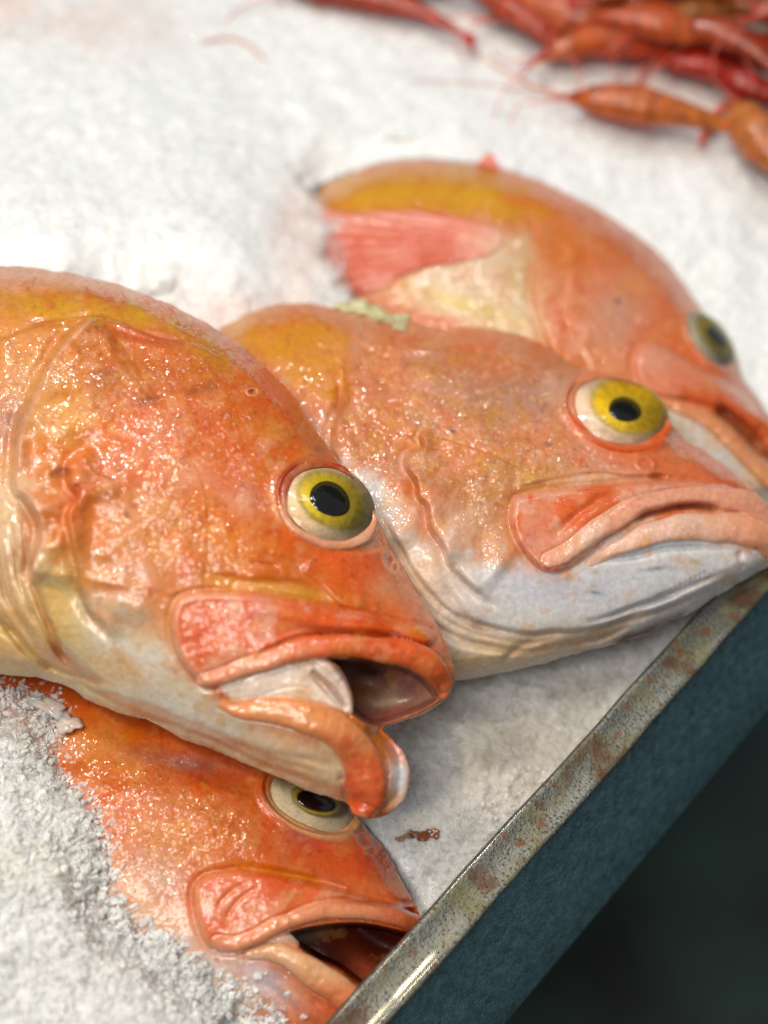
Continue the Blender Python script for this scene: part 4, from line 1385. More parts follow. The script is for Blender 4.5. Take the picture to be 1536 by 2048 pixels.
    D, T, _ = F.tube([(500, 1908, 10, 0), (545, 1905, 17, 3), (590, 1918, 24, 6), (636, 1948, 28, 6), (682, 1982, 30, 5), (720, 2020, 32, 3), (745, 2060, 30, 0)], .75, 4, 5, .06)
    lm = sstep(1.03, .95, D)
    F.paint(lm, (236, 186, 150), 1)
    F.paint(lm * sstep(1930, 2000, Y), (230, 132, 90), .9)
    F.tex = np.where(D < 1, .1, F.tex)
    F.paint(F.mell(530, 1960, 70, 30, 35), (214, 206, 218), .8)
    F.paint(F.mell(545, 1955, 16, 8, 20), (130, 120, 160), .5)
    F.groove([(540, 1930), (600, 1970), (660, 2030)], 7, 8)
    F.groove([(500, 1950), (580, 2010), (640, 2070)], 6, 8)
    for (a_, b_, c_, d_, e_) in ((728, 1680, 14, 9, 50), (742, 1702, 10, 7, 20), (716, 1660, 9, 8, 0)):
        q = F.ell(a_, b_, c_, d_, e_)
        F.h += 4 * np.exp(-((q - 1.2) / .4) ** 2) - 8 * np.exp(-q ** 2)
        F.paint(np.exp(-((q - 1.2) / .4) ** 2), (236, 160, 140), .5)
    q = socket(F, 624, 1598, 100, 60, 24, 12, 9, .14)
    hh = Seat(F, 624, 1600, 99, 60, 24, .8, -4)
    hh.sink(F, q)
    F.paint(np.exp(-((q - 1.06) / .10) ** 2), (228, 160, 120), 0.8)
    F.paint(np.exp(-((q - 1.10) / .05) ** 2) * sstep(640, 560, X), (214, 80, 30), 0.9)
    F.paint(sstep(1.05, .96, q), (216, 196, 160), 1)
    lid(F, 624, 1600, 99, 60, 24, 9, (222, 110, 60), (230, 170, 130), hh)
    F.tex *= np.where(q < 1.2, 0.2, 1.0)
    micro(F)
    pl = Plane(500, 1750, -0.004, 10)
    org = pl.at(400.0, 1750.0, -90.0)
    t = thing('rockfish', 'lowest orange fish, half buried in ice under the chin of the largest one', 'fish', org, GROUP)
    F.mesh('body', pl, SKIN, t, org)
    eye_parts(F, pl, t, org, 624, 1600, 99, 60, 24, hh, 18, (640, 1602, 58, 30, 18), (632, 1602, 40, 20, 16), (232, 216, 186), (120, 96, 60), (176, 156, 120))
    return F, pl


F1, P1 = fish_one()
F2, P2 = fish_two()
F3, P3 = fish_three()
F4, P4 = fish_four()

# ------------------------------------------------------------------ ice bed
BED = Plane(768, 1024, 0.0, 0)
RIMZ = 0.016
G = Relief(-260, -260, 1800, 2260, 4)
ctrl = np.array([(-200, -200, .012), (300, -200, .004), (800, -200, -.004), (1400, -200, -.006), (1750, 0, -.010), (-200, 250, .040), (150, 250, .034), (500, 250, .016), (900, 200, .002), (1300, 200, -.006),
                 (-200, 500, .062), (100, 480, .060), (400, 480, .045), (600, 450, .022), (640, 560, .028), (800, 300, .004), (1100, 320, -.006), (1400, 450, -.012), (1560, 700, -.016), (1700, 900, -.02),
                 (480, 640, .035), (560, 560, .032), (300, 700, .02), (600, 1000, -.02), (1000, 900, -.03), (1200, 700, -.03),
                 (1100, 1400, -.014), (900, 1450, -.008), (950, 1600, -.010), (860, 1700, -.014), (1300, 1280, -.016), (1150, 1450, -.016), (840, 1780, -.02), (1500, 1150, -.02),
                 (-200, 1400, .046), (0, 1420, .042), (-200, 1700, .062), (0, 1700, .056), (0, 2000, .056), (-200, 2200, .06), (300, 2100, .044), (560, 2150, .012), (800, 1850, -.02), (1000, 1900, -.03), (1600, 1500, -.03),
                 (700, 2200, 0.0)], float)


def rbf(X, Y, c, r=260.0):
    d = np.hypot(c[:, None, 0] - c[None, :, 0], c[:, None, 1] - c[None, :, 1])
    A = np.sqrt(d * d + 60 ** 2)
    n = len(c)
    M = np.zeros((n + 1, n + 1))
    M[:n, :n] = A
    M[:n, n] = M[n, :n] = 1
    wv = np.linalg.solve(M, np.append(c[:, 2], 0))
    Z = np.full(X.shape, wv[n])
    for k in range(n):
        Z += wv[k] * np.sqrt((X - c[k, 0]) ** 2 + (Y - c[k, 1]) ** 2 + 3600)
    return Z


Z = rbf(G.X, G.Y, ctrl)


def fish_z(F, pl):
    z = F.surface_z(pl)
    o = F.samp(F.out, G.X, G.Y)
    off = (G.X < F.x0) | (G.Y < F.y0) | (G.X > F.x0 + (F.nx - 1) * F.step) | (G.Y > F.y0 + (F.ny - 1) * F.step)
    return F.samp(z, G.X, G.Y), np.where(off, -999.0, o)


rough = fbm(G.X, G.Y, 120, 51, 4, .5)
crumb = fbm(G.X, G.Y, 26, 55, 3, .65)
near = sstep(1150, 1500, G.Y) * sstep(760, 500, G.X)          # loose wet slush close to the viewer
Z += S * (9 * rough + (1.6 + 1.6 * sstep(900, 1400, G.Y)) * crumb + 5 * np.abs(fbm(G.X, G.Y, 60, 63, 3, .6))) * (1 - .3 * near)

# slush over the lowest fish
z4, o4 = fish_z(F4, P4)
cov = G.poly([(-300, 1330), (20, 1372), (80, 1385), (130, 1410), (126, 1450), (118, 1490), (118, 1530), (160, 1575), (186, 1610), (206, 1660), (226, 1720), (232, 1780), (262, 1825), (330, 1862), (392, 1915),
              (470, 1960), (530, 2000), (572, 2040), (640, 2120), (640, 2400), (-400, 2400)], 900, False)
cov2 = cov + 26 * fbm(G.X, G.Y, 60, 57, 5, .65)
target = z4 + S * (np.clip(cov2 * .30, -60, 70) + 5 * crumb * sstep(0, 60, cov2))
wgt = sstep(-90, -20, cov) * sstep(190, 70, cov) * (G.Y > 1340) * sstep(-5, 5, o4) * sstep(0, 1, z4 > -0.2)
low = np.where((cov < 0) & (o4 > 0) & (G.Y > 1300) & (G.X < 960), 1.0, 0.0)
Z = Z * (1 - wgt) + np.where(cov > 60, np.maximum(target, Z * sstep(60, 120, cov) + target * (1 - sstep(60, 120, cov))), target) * wgt
Z = np.where(low > 0, np.minimum(Z, z4 - 0.003 + S * np.clip(cov2 * .25, -60, 0) - S * .1 * np.clip(o4, 0, 60)), Z)
Z = np.where((cov > 0) & (o4 > 0) & (G.Y > 1340), np.maximum(Z, z4 + S * np.clip(cov2 * .5, -4, 60)), Z)
# drift over the tail side of the furthest fish
z3, o3 = fish_z(F3, P3)
c3 = G.poly([(400, 300), (600, 340), (655, 362), (648, 400), (690, 430), (690, 500), (706, 585), (760, 640), (600, 720), (380, 600)], 400, False)
c3 = c3 + 26 * fbm(G.X, G.Y, 50, 59, 4, .6)
zp3 = G.samp(np.zeros_like(G.X), G.X, G.Y) + P3.at(G.X, G.Y, 0.0)[..., 2]
k3 = np.exp(-(np.clip(-o3, 0, 400) / 60) ** 2) * sstep(40, -20, c3) * (o3 <= 0)
Z = Z * (1 - k3) + np.minimum(Z, zp3 - .002) * k3
zp4 = P4.at(G.X, G.Y, 0.0)[..., 2]
k4 = np.exp(-(np.clip(-o4, 0, 400) / 40) ** 2) * (cov < -20) * (o4 <= 0)
Z = Z * (1 - k4) + np.minimum(Z, zp4 - .002) * k4
m3 = (o3 > -10) & (c3 > -60)
Z = np.where(m3 & (c3 > 0), np.maximum(Z, z3 + S * np.clip(c3 * .35, 0, 60)), Z)
Z = np.where((o3 > 0) & (c3 <= 0), np.minimum(Z, z3 - .0012 + S * np.clip(c3 * .2, -40, 0) - S * .15 * np.clip(o3, 0, 60)), Z)
# hide nothing of the other two
for (F_, P_) in ((F1, P1), (F2, P2)):
    zf, of = fish_z(F_, P_)
    Z = np.where(of > 0, np.minimum(Z, zf - .0012 - S * .2 * np.clip(of, 0, 60)), Z)
RIMLINE = [(400, 2325), (650, 2048), (961, 1711), (1140, 1515), (1285, 1354), (1400, 1218), (1520, 1088), (1800, 785), (2500, 0), (2700, -300)]
c1, _, g1 = G.line(RIMLINE[:-2], 900, False)
Z = np.where(np.abs(c1) < 160, np.minimum(Z, RIMZ - .010 - 0.0 * c1), Z)
# tint of the ice: clean, pinkish melt by the fish, watery brown in the hollow by the rim, grey-brown band below the second fish
G.c[:] = lin((246, 250, 252))
G.paint(G.mell(500, 640, 160, 60, 10) + G.mell(600, 480, 60, 120, 0), (232, 206, 198), .7, .6)
G.paint(G.mell(60, 1420, 130, 50, 10), (232, 170, 150), .8, .5)
G.paint(G.mell(190, 1760, 80, 120, -30), (232, 206, 198), .5, .7)
G.paint(G.mell(60, 1730, 130, 60, 0), (236, 238, 214), .6, .6)
G.paint(G.mell(1050, 1560, 170, 170, -40), (206, 190, 170), .75, .5)
G.paint(G.mell(1180, 1380, 160, 60, -30), (196, 188, 176), .7, .4)
G.paint(G.mell(200, 50, 160, 60, 0) + G.mell(10, 20, 60, 50, 0), (236, 214, 206), .6, .5)
G.paint(G.mell(1350, 160, 250, 60, 10), (236, 214, 208), .5, .5)
G.paint(G.mell(230, 1960, 300, 100, 0), (244, 243, 238), .5)
G.tex = np.clip(.38 + .35 * sstep(800, 1300, G.Y) + .27 * near, 0, 1)
lnx = np.interp(G.Y, [p[1] for p in reversed(RIMLINE)], [p[0] for p in reversed(RIMLINE)])
keep = G.X < lnx + 46
idx = -np.ones(G.X.shape, int)
idx[keep] = np.arange(keep.sum())
q = keep[:-1, :-1] & keep[1:, :-1] & keep[1:, 1:] & keep[:-1, 1:]
fc = np.stack([idx[:-1, :-1][q], idx[1:, :-1][q], idx[1:, 1:][q], idx[:-1, 1:][q]], 1)
Vice = BED.at(G.X, G.Y, Z / S)
opac = 1 - (o4 > -4) * (cov > -60) * (1 - sstep(-4, 95, cov2)) * .95
opac = np.minimum(opac, 1 - (o3 > -4) * (c3 > -60) * (1 - sstep(-4, 60, c3)) * .95)
ice = add_mesh('ice_bed', Vice[keep], fc, ICE, None, np.concatenate([G.c[keep], G.tex[keep][:, None]], 1))
th_ = ice.data.attributes.new('opacity', 'FLOAT', 'POINT')
th_.data.foreach_set('value', opac[keep].astype(np.float32))
tag(ice, 'mounded white crushed ice carrying the fish', 'ice', kind='structure')

# loose grains of ice lying in the slush
rs = np.random.RandomState(11)
z4g = np.where(o4 > 0, z4, -1.0)
protos = []
import bmesh
for k in range(10):
    bm_ = bmesh.new()
    for _ in range(11):
        v = rs.normal(size=3)
        v /= np.linalg.norm(v)
        bm_.verts.new(v * np.array([1.0, .75, .5]) * rs.uniform(.75, 1.1))
    bmesh.ops.convex_hull(bm_, input=bm_.verts)
    loose = [v for v in bm_.verts if not v.link_faces]
    bmesh.ops.delete(bm_, geom=loose, context='VERTS')
    bmesh.ops.triangulate(bm_, faces=bm_.faces)
    bm_.verts.index_update()
    protos.append((np.array([v.co[:] for v in bm_.verts]), np.array([[v.index for v in f.verts] for f in bm_.faces])))
    bm_.free()


def grains(n, box, size, dens, sink=.3):
    VV, FF, off, cnt = [], [], 0, 0
    while cnt < n:
        x, y = rs.uniform(box[0], box[2]), rs.uniform(box[1], box[3])
        if rs.rand() > dens(x, y):
            continue
        z = max(float(G.samp(Z, x, y)), float(G.samp(z4g, x, y)))
        r = rays(x, y)
        p = CAM + r * (z - CAM[2]) / r[2]
        sz = size[0] * (size[1] / size[0]) ** (rs.rand() ** 1.7)
        v, f = protos[rs.randint(10)]
        A = np.linalg.qr(rs.normal(size=(3, 3)))[0]
        VV.append((v * sz) @ A + p + np.array([0, 0, sz * (.2 - sink)]))
        FF.append(f + off)
        off += len(v)
        cnt += 1
    return np.vstack(VV), np.vstack(FF)


def dens(x, y):
    cv = float(G.samp(cov, x, y))
    if cv > 0:
        return 0.55 if cv > 140 else 1.0
    return 0.8 * math.exp(cv / 9.0)


V, Fc = grains(8000, (-120, 1340, 760, 2120), (.0006, .0034), dens)


def dens3(x, y):
    if x > np.interp(y, [p[1] for p in reversed(RIMLINE)], [p[0] for p in reversed(RIMLINE)]) - 4:
        return 0.0
    o = max(float(F2.samp(F2.out, x, y)) if x < 1620 else 0, float(F1.samp(F1.out, x, y)) if x < 940 else -9, float(F4.samp(F4.out, x, y)) if x < 900 and y > 1290 else -9)
    return 0.0 if o > 2 else .25 + .75 * float(vnoise(np.array([x / 60]), np.array([y / 60]), 7)[0] > .5)


V2, Fc2 = grains(5000, (745, 1170, 1440, 1840), (.0005, .0022), dens3, .6)
V, Fc = np.vstack([V, V2]), np.vstack([Fc, Fc2 + len(V)])
V3, Fc3 = grains(700, (-120, 1380, 640, 2120), (.003, .0065), lambda x, y: 1.0 if float(G.samp(cov, x, y)) > 26 else 0.0, .75)
V, Fc = np.vstack([V, V3]), np.vstack([Fc, Fc3 + len(V)])
V4, Fc4 = grains(260, (745, 1170, 1440, 1840), (.0025, .006), dens3, .85)
V, Fc = np.vstack([V, V4]), np.vstack([Fc, Fc4 + len(V)])
gr = add_mesh('ice_grains', V, Fc, GRAIN, None, None, False)
tag(gr, 'loose wet grains of crushed ice over the lowest fish and beside the rim', 'ice', kind='stuff')

# ------------------------------------------------------------------ steel tray
inn = [(650, 2048), (961, 1711), (1140, 1515), (1285, 1354), (1400, 1218)]
outl = [(783, 2048), (938, 1856), (1068, 1713), (1227, 1527), (1365, 1377), (1536, 1186)]
zr = RIMZ / S
A = BED.at(np.array([p[0] for p in inn], float), np.array([p[1] for p in inn], float), zr)
B = BED.at(np.array([p[0] for p in outl], float), np.array([p[1] for p in outl], float), zr)


def fitline(P):
    """straight edge through the points"""
    m = P[:, :2].mean(0)
    u = np.linalg.svd(P[:, :2] - m)[2][0]
    if u[0] < 0:
        u = -u
    return m, u


ma, ua = fitline(A)
mb, ub = fitline(B)
t0, t1 = -.24, .30
tray_o = np.append(ma + ua * (t0 + t1) / 2, RIMZ)
tray = thing('steel_tray', 'galvanised steel tray with a narrow rust-spotted rim, holding the ice and fish', 'tray', tray_o)
tt = np.linspace(t0, t1, 240)
sgn = 1.0
nrm = np.array([-ua[1], ua[0]])
if (mb - ma) @ nrm < 0:
    nrm = -nrm
# the rim tapers a hair from end to end, as a bent sheet does
wa = (mb + ub * ((ma - mb) @ ub) - ma) @ nrm
sl = (ub @ nrm) / (ub @ ua)
wid = wa
wvar = np.clip(1 + sl * tt / wa, .8, 1.25)[:, None]
prof = [(-.0012, -.060, 0), (-.0012, -.004, 0), (-.0011, -.0012, 0), (-.0002, .0002, 0), (.0012, .0006, 0), (.0026, .0001, 0), (.005, -.0004, 0), (wid * .35, -.0008, 0), (wid * .65, -.0008, 0), (wid - .003, -.0006, 0), (wid - .001, -.0002, 0),
        (wid, -.0010, 0), (wid - .0002, -.0040, 0), (wid - .0012, -.0046, 0)]
wob = fbm(tt * 4000, tt * 0, 120, 3, 3) * .00035
V = []
for (o_, z_, _) in prof:
    P = ma + ua * tt[:, None] + nrm * (o_ * (wvar if o_ > .002 else 1) + wob[:, None])
    zz = RIMZ + z_ + wob * .6
    V.append(np.concatenate([P, zz[:, None]], 1))
V = np.array(V)
npf, nn = len(prof), len(tt)
i, j = np.meshgrid(np.arange(npf - 1), np.arange(nn - 1), indexing='ij')
fc = np.stack([i * nn + j, i * nn + j + 1, (i + 1) * nn + j + 1, (i + 1) * nn + j], -1).reshape(-1, 4)
rim = add_mesh('rim', V.reshape(-1, 3) - tray_o, fc, RIM, tray)
WH = 0.075
prof = [(wid - .0026, -.0042), (wid + .0010, -.012), (wid + .0080, -.027), (wid + .0160, -.044), (wid + .0295, -WH + .004), (wid + .0300, -WH), (wid + .026, -WH - .001), (-.05, -WH - .001)]
V = np.array([np.concatenate([ma + ua * tt[:, None] + nrm * (o_ + wid * (wvar - 1)), np.full((nn, 1), RIMZ + z_)], 1) for (o_, z_) in prof])
i, j = np.meshgrid(np.arange(len(prof) - 1), np.arange(nn - 1), indexing='ij')
fc = np.stack([i * nn + j, i * nn + j + 1, (i + 1) * nn + j + 1, (i + 1) * nn + j], -1).reshape(-1, 4)
add_mesh('side_wall', V.reshape(-1, 3) - tray_o, fc, WALL, tray)

# floor far below
FLOOR = plain_mat('dark wet floor', (27, 50, 43), 0.5, nscale=7, bump=.2, dist=.01, var=.85)
fz = -0.55
fl = add_mesh('floor', [(-6, -6, fz), (6, -6, fz), (6, 8, fz), (-6, 8, fz)], [(0, 1, 2, 3)], FLOOR)
tag(fl, 'dark wet green floor beneath the tray', 'floor', kind='structure')

# ------------------------------------------------------------------ shrimps at the back


def tubemesh(P, R, n=14, flat=1.0, up=(0, 0, 1)):
    P = np.asarray(P, float)
    R = np.asarray(R, float)
    up = np.asarray(up, float)
    T = np.gradient(P, axis=0)
    T /= np.linalg.norm(T, axis=1)[:, None] + 1e-12
    s_ = np.cross(T, up)
    s_ /= np.linalg.norm(s_, axis=1)[:, None] + 1e-12
    u_ = np.cross(s_, T)
    a = np.linspace(0, 2 * math.pi, n, endpoint=False)
    V = P[:, None] + R[:, None, None] * (np.cos(a)[None, :, None] * s_[:, None] + flat * np.sin(a)[None, :, None] * u_[:, None])
    m = len(P)
    i, j = np.meshgrid(np.arange(m - 1), np.arange(n), indexing='ij')
    j2 = (j + 1) % n
    return V.reshape(-1, 3), np.stack([i * n + j, i * n + j2, (i + 1) * n + j2, (i + 1) * n + j], -1).reshape(-1, 4)


def shrimp(head, mid, tail, rad, z, cols, label, name='shrimp', legs=True):
    """head, mid, tail: traced points; the shell runs between them and lies on the ice"""
    t = np.linspace(0, 1, 60)[:, None]
    h_, m_, q_ = np.array(head, float), np.array(mid, float), np.array(tail, float)
    c_ = 2 * m_ - (h_ + q_) / 2
    pp = (1 - t) ** 2 * h_ + 2 * t * (1 - t) * c_ + t ** 2 * q_
    P = BED.at(pp[:, 0], pp[:, 1], z / S)
    P[:, 2] += .003 * np.sin(t[:, 0] * 3)
    org = P[25].copy()
    tt_ = t[:, 0]
    r = 1.4 * rad * S * np.interp(tt_, [0, .06, .16, .38, .5, .8, .92, 1], [.08, .3, .75, 1.0, .92, .5, .3, .15])
    seg = np.where(tt_ > .42, .045 * np.abs(np.sin((tt_ - .42) * 6 * math.pi / .58)) - .02, 0)
    r = r * (1 + seg)
    th = thing(name, label, 'shrimp', org, 'red shrimps at the back of the ice')
    cc = []
    for k, tv in enumerate(tt_):
        c = lin(cols[0]) * (1 - tv) + lin(cols[1]) * tv
        c = c * np.array([.80, .58, .40]) * (1 + .12 * math.sin(tv * 40 + head[0]))
        cc.append(c)
    cc = np.repeat(np.array(cc), 14, 0)
    # belly side redder
    V, Fq = tubemesh(P - org, r, 14, .85)
    cc4 = np.concatenate([np.clip(cc, 0, 1), np.ones((len(cc), 1))], 1)
    hd = 26
    fhead = Fq[:(hd) * 14]
    fab = Fq[hd * 14:]
    add_mesh('carapace', V[:(hd + 1) * 14], fhead, SHRIMP, th, cc4[:(hd + 1) * 14])
    add_mesh('abdomen', V[hd * 14:], fab - hd * 14, SHRIMP, th, cc4[hd * 14:])
    side = np.cross(P[30] - P[24], [0, 0, 1])
    side /= np.linalg.norm(side)
    # eye on the head
    e = P[9] - org + np.array([0, 0, r[9] * .75]) - side * r[9] * .3
    ve, fe = tubemesh([e + np.array([0, 0, a]) * S * 9 for a in (-.98, -.7, 0, .7, .98)], np.array([.2, .7, 1, .7, .2]) * S * 9, 10, 1, (1, 0, 0))
    add_mesh('eye', ve, fe, PUPIL, th)
    # rostrum, tail fan
    d0 = P[0] - P[3]
    d0 /= np.linalg.norm(d0)
    vr, fr = tubemesh([P[6] - org + np.array([0, 0, r[6]]), P[0] - org + d0 * S * 12, P[0] - org + d0 * S * 55 + np.array([0, 0, .002])], np.array([6, 4, .6]) * S, 8)
    add_mesh('rostrum', vr, fr, SHRIMP, th, np.tile(np.append(lin(cols[2]) * np.array([.85, .5, .4]), 1), (len(vr), 1)))
    d1 = P[-1] - P[-4]
    d1 /= np.linalg.norm(d1)
    for a in (-.5, 0, .5):
        dd_ = d1 * math.cos(a) + side * math.sin(a)
        b0 = P[-2] - org
        vv, ff = tubemesh([b0, b0 + dd_ * S * 16, b0 + dd_ * S * 36, b0 + dd_ * S * 46], np.array([3, 9, 9, 2]) * S, 8, .25)
        add_mesh('tail_fan', vv, ff, SHRIMP, th, np.tile(np.append(lin(cols[2]) * np.array([.85, .5, .4]), 1), (len(vv), 1)))
    ra = random.Random(int(abs(head[0] * 7 + head[1])))
    for k in (-1, 1):
        b0 = P[3] - org
        e1 = b0 + d0 * S * 60 + side * S * k * ra.uniform(5, 30) + np.array([0, 0, .003])
        e2 = e1 + d0 * S * 70 + side * S * k * ra.uniform(10, 60) - np.array([0, 0, .002])
        e3 = e2 + d0 * S * ra.uniform(-20, 60) + side * S * k * ra.uniform(30, 80) - np.array([0, 0, .003])
        pp_ = spline([b0[:3], e1, e2, e3], False, 5)
        vv, ff = tubemesh(pp_, np.linspace(3.4, 1.2, len(pp_)) * S, 6)
        add_mesh('antenna', vv, ff, SHRIMP, th, np.tile(np.append(lin((226, 110, 90)), 1), (len(vv), 1)))
    if legs:
        rr_ = random.Random(int(abs(head[0])))
        for k in range(6):
            i0 = 14 + k * 4
            b0 = P[i0] - org + side * r[i0] * .6
            e1 = b0 + side * S * rr_.uniform(20, 34) + d0 * S * rr_.uniform(5, 25)
            e2 = e1 + side * S * 12 + d0 * S * rr_.uniform(16, 34) - np.array([0, 0, .002])
            vv, ff = tubemesh([b0, e1, e2], np.array([3.2, 2.4, 1]) * S, 6)
            add_mesh('leg', vv, ff, SHRIMP, th, np.tile(np.append(lin(cols[2]) * np.array([.85, .5, .4]), 1), (len(vv), 1)))
    return th


OR_ = (196, 112, 52)
shrimp((560, -14), (760, 6), (930, 74), 30, .010, ((150, 66, 24), (190, 60, 24), (190, 44, 20)), 'brown-red shrimp at the left end of the shrimp pile, pointing left')
shrimp((1066, 126), (1290, 78), (1560, 150), 36, .012, ((206, 120, 56), (190, 50, 30), (190, 36, 16)), 'orange shrimp with a bright red belly, arching across the front of the pile')
shrimp((1128, 196), (1300, 222), (1488, 262), 38, .008, ((196, 106, 48), (200, 130, 60), (196, 100, 60)), 'brown shrimp lying alone on the ice nearest the fish, its black eye showing')
shrimp((1470, 200), (1530, 300), (1640, 400), 44, .010, ((206, 150, 90), (190, 110, 50), (216, 90, 70)), 'tan shrimp cut off by the right edge of the picture')
shrimp((1120, 92), (1010, 20), (860, -60), 26, .014, ((190, 70, 34), (176, 84, 48), (186, 40, 20)), 'thin red shrimp lying steeply in the gap between two larger ones')
shrimp((1000, -20), (1180, 44), (1330, 20), 44, .016, ((206, 120, 80), (186, 96, 60), (190, 50, 30)), 'pink-brown shrimp with bright wet glints in the middle of the pile')
shrimp((1290, 62), (1420, 30), (1600, 20), 38, .020, ((170, 120, 60), (120, 70, 30), (140, 80, 40)), 'dark brown shrimp at the top right corner of the pile')
shrimp((1380, 96), (1480, 90), (1640, 130), 30, .016, ((150, 60, 24), (176, 40, 20), (186, 40, 20)), 'dark red shrimp half hidden under the brown one at the right')
shrimp((1500, -30), (1350, -50), (1100, -50), 44, .014, ((176, 100, 60), (190, 120, 70), (186, 60, 40)), 'shrimp along the top edge of the picture behind the others')
more = [((900, -30), (1000, -10), (1120, 30), 30, .012, 'short red shrimp between the leftmost shrimp and the pink-brown one'),
        ((1130, 40), (1220, 96), (1380, 110), 30, .010, 'red-brown shrimp wedged under the orange arching shrimp'),
        ((1180, -10), (1300, 30), (1440, 60), 34, .022, 'orange shrimp lying across the dark brown one'),
        ((1440, 150), (1500, 180), (1640, 230), 30, .012, 'dark red shrimp just above the tan one at the right edge'),
        ((740, -50), (840, -30), (960, -10), 30, .010, 'shrimp cut by the top edge, left of the middle'),
        ((1400, -40), (1480, 10), (1600, 60), 36, .026, 'olive-brown shrimp lying highest at the top right corner'),
        ((980, 40), (1080, 20), (1200, -30), 26, .010, 'small brown shrimp behind the thin red one'),
        ((1320, 130), (1420, 140), (1560, 190), 28, .008, 'flat red shrimp under the belly of the arching one'),
        ((640, -40), (720, -20), (820, -40), 26, .010, 'shrimp behind the brown-red one at the left end')]
pal = [((196, 80, 40), (170, 60, 30), (190, 40, 20)), ((160, 90, 50), (190, 60, 30), (190, 50, 26)), ((200, 110, 56), (190, 80, 40), (200, 60, 30)), ((170, 40, 20), (150, 36, 20), (180, 40, 20)),
       ((180, 80, 40), (150, 60, 30), (180, 50, 30)), ((150, 110, 60), (120, 80, 40), (140, 90, 50)), ((160, 90, 60), (180, 90, 60), (180, 60, 40)), ((190, 50, 30), (176, 40, 24), (186, 40, 20)), ((170, 80, 40), (160, 50, 24), (180, 50, 30))]
for (h_, m_, q_, rd, zz_, lb), pc in zip(more, pal):
    shrimp(h_, m_, q_, rd, zz_, pc, lb, legs=False)
rq = random.Random(21)
tone = ['orange-red', 'reddish tan', 'light orange', 'deep red', 'rust red', 'olive brown', 'dusty pink', 'scarlet', 'dark orange']
said = set()
for k in range(20):
    cx_, cy_ = rq.uniform(1130, 1620), rq.uniform(-90, 70)
    if cx_ > 1400:
        cy_ += rq.uniform(0, 60)
    spot = 'left part' if cx_ < 1280 else 'middle' if cx_ < 1430 else 'right part'
    lay = 'near the top edge' if cy_ < -20 else 'lower down'
    lab = '%s shrimp %s in the %s of the top right heap' % (tone[k % len(tone)], lay, spot)
    if cy_ < -60 or lab in said:
        continue
    said.add(lab)
    L_, an_ = rq.uniform(110, 170), math.radians(rq.uniform(-15, 35) + (180 if rq.random() < .4 else 0))
    dx, dy = L_ * math.cos(an_), L_ * math.sin(an_) * .7
    shrimp((cx_ - dx, cy_ - dy), (cx_ + rq.uniform(-15, 15), cy_ - rq.uniform(5, 30)), (cx_ + dx, cy_ + dy), rq.uniform(26, 36), .012 + .0012 * k, pal[k % len(pal)],
           lab, legs=k % 2 == 0)
# cut legs and feelers lying on the ice


def feeler(name, pts, rad, z, col, label):
    p = spline(pts, False, 8)
    zz = G.samp(Z, p[:, 0], p[:, 1]) + z
    P = BED.at(p[:, 0], p[:, 1], zz / S)
    o = P[0].copy()
    V, Fq = tubemesh(P - o, np.full(len(P), rad * S) * np.interp(np.linspace(0, 1, len(P)), [0, .1, .9, 1], [.4, 1, 1, .4]), 8)
    ob = add_mesh(name, V, Fq, SHRIMP, None, np.tile(np.append(lin(col), 1), (len(V), 1)), loc=o.tolist())
    tag(ob, label, 'shrimp leg')
    return ob


feeler('loose_feeler', [(400, 88), (440, 78), (475, 80), (505, 96), (530, 122)], 6, .0005, (214, 176, 166), 'pale pink shrimp leg lying alone and bent on the far ice')
feeler('shrimp_feeler', [(820, 160), (900, 164), (1000, 172), (1110, 200)], 2.4, .001, (222, 190, 180), 'long thin feeler running over the ice from the nearest brown shrimp')
feeler('shrimp_feeler', [(930, 92), (990, 130), (1060, 170), (1120, 190)], 4, .001, (226, 180, 160), 'pale feeler on the ice below the leftmost shrimp')
feeler('shrimp_claw', [(1400, 290), (1430, 230), (1470, 205), (1520, 190)], 11, .008, (224, 96, 70), 'bright red shrimp claw between the brown and the tan shrimp')
feeler('bent_feeler', [(1270, 180), (1285, 150), (1300, 128)], 6, .004, (226, 120, 96), 'short red leg standing up behind the nearest brown shrimp')

# green weed scrap on the nape of the second fish


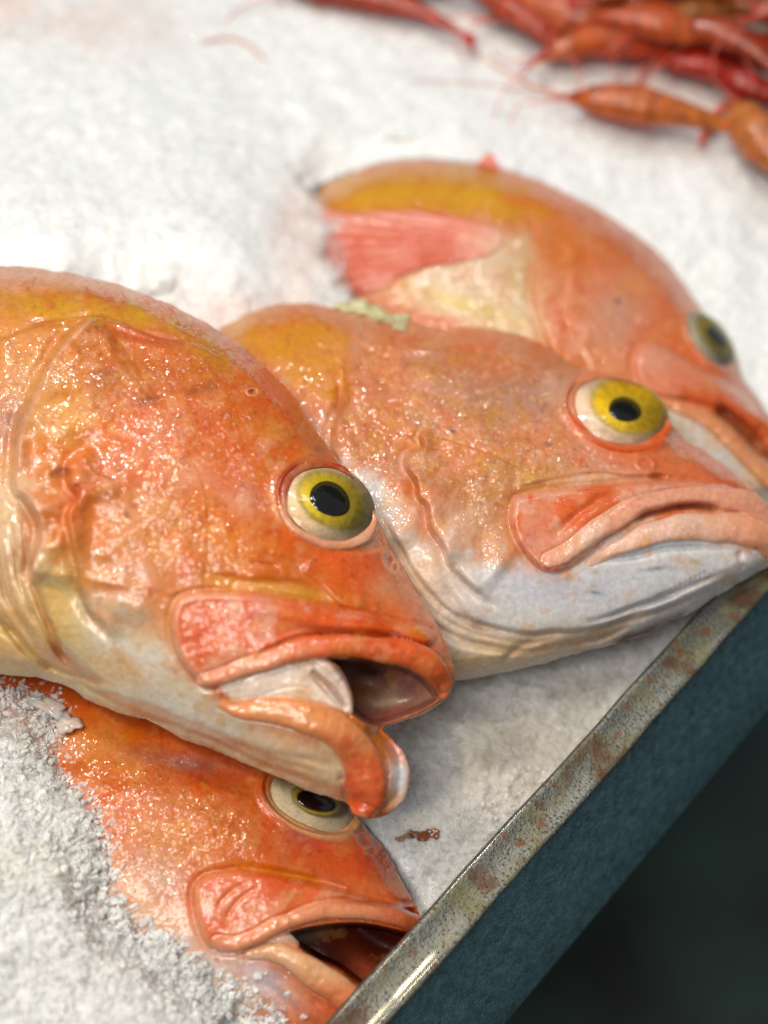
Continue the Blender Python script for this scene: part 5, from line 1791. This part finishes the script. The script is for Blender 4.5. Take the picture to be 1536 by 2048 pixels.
def scrap(name, spots, F, pl, mat, label, cat, col=None, lift=3.0):
    """several flat lumps joined: a torn soft piece resting on a surface"""
    VV, FF, off = [], [], 0
    for (x, y, a, b, ang, hh) in spots:
        n, m = 10, 26
        rr = np.linspace(0, 1, n)[:, None] * np.ones(m)
        th = np.ones(n)[:, None] * np.linspace(0, 2 * math.pi, m, endpoint=False)
        wv = 1 + .22 * np.sin(3 * th + x) + .12 * np.sin(7 * th + y)
        t = math.radians(ang)
        u, v = a * rr * wv * np.cos(th), b * rr * wv * np.sin(th)
        px, py = x + u * math.cos(t) - v * math.sin(t), y + u * math.sin(t) + v * math.cos(t)
        base = F(px, py)
        h = base + lift + hh * np.sqrt(np.clip(1 - rr ** 2, 0, 1)) + .2 * hh * fbm(px, py, 9, 5, 2) - (rr > .95) * lift * 2
        V = pl.at(px, py, h).reshape(-1, 3)
        i, j = np.meshgrid(np.arange(n - 1), np.arange(m), indexing='ij')
        j2 = (j + 1) % m
        FF.append(np.stack([i * m + j, i * m + j2, (i + 1) * m + j2, (i + 1) * m + j], -1).reshape(-1, 4) + off)
        VV.append(V)
        off += len(V)
    V = np.vstack(VV)
    o = V.mean(0)
    ob = add_mesh(name, V - o, np.vstack(FF), mat, None, None, loc=o.tolist())
    tag(ob, label, cat)
    return ob


WEED = plain_mat('grey green weed', (192, 188, 142), .4, sss=.2, coat=.5, nscale=500, bump=.6, var=.35)
scrap('weed_scrap', [(716, 614, 36, 15, 8, 13), (762, 630, 34, 14, 22, 12), (796, 642, 26, 17, 10, 14), (684, 612, 18, 9, 0, 8)], lambda x, y: F2.samp(F2.h, x, y), P2, WEED,
      'pale green scrap of weed on the back of the fish with the shut mouth', 'weed')
GUT = plain_mat('brown jelly', (132, 70, 30), .15, sss=.3, coat=.8, nscale=300, bump=.4, var=.4)
scrap('brown_scrap', [(845, 1671, 20, 11, 0, 3), (866, 1666, 16, 10, 20, 2.5), (826, 1668, 12, 8, 10, 2)], lambda x, y: G.samp(Z, x, y) / S, BED, GUT,
      'dark brown wet scrap on the ice beside the chin of the largest fish', 'scrap', None, 15.0)
GUT2 = plain_mat('tan jelly', (176, 138, 96), .2, sss=.3, coat=.8, nscale=300, bump=.3, var=.3)
scrap('tan_scrap', [(801, 1677, 12, 6, -20, 2), (815, 1671, 8, 6, 0, 2)], lambda x, y: G.samp(Z, x, y) / S, BED, GUT2,
      'small tan smear just left of the dark brown scrap', 'scrap', None, 15.0)
LUMP = plain_mat('milky melting ice', (222, 206, 198), .12, sss=.6, coat=.9, nscale=200, bump=.2, var=.1)
scrap('ice_lump', [(100, 1416, 44, 18, 26, 14), (134, 1446, 28, 22, 10, 14), (70, 1408, 24, 12, 10, 8)], lambda x, y: np.maximum(F4.samp(F4.h, x, y), -50) + 8, P4, LUMP,
      'smooth milky lump of melting ice at the slush edge under the largest fish', 'ice lump')
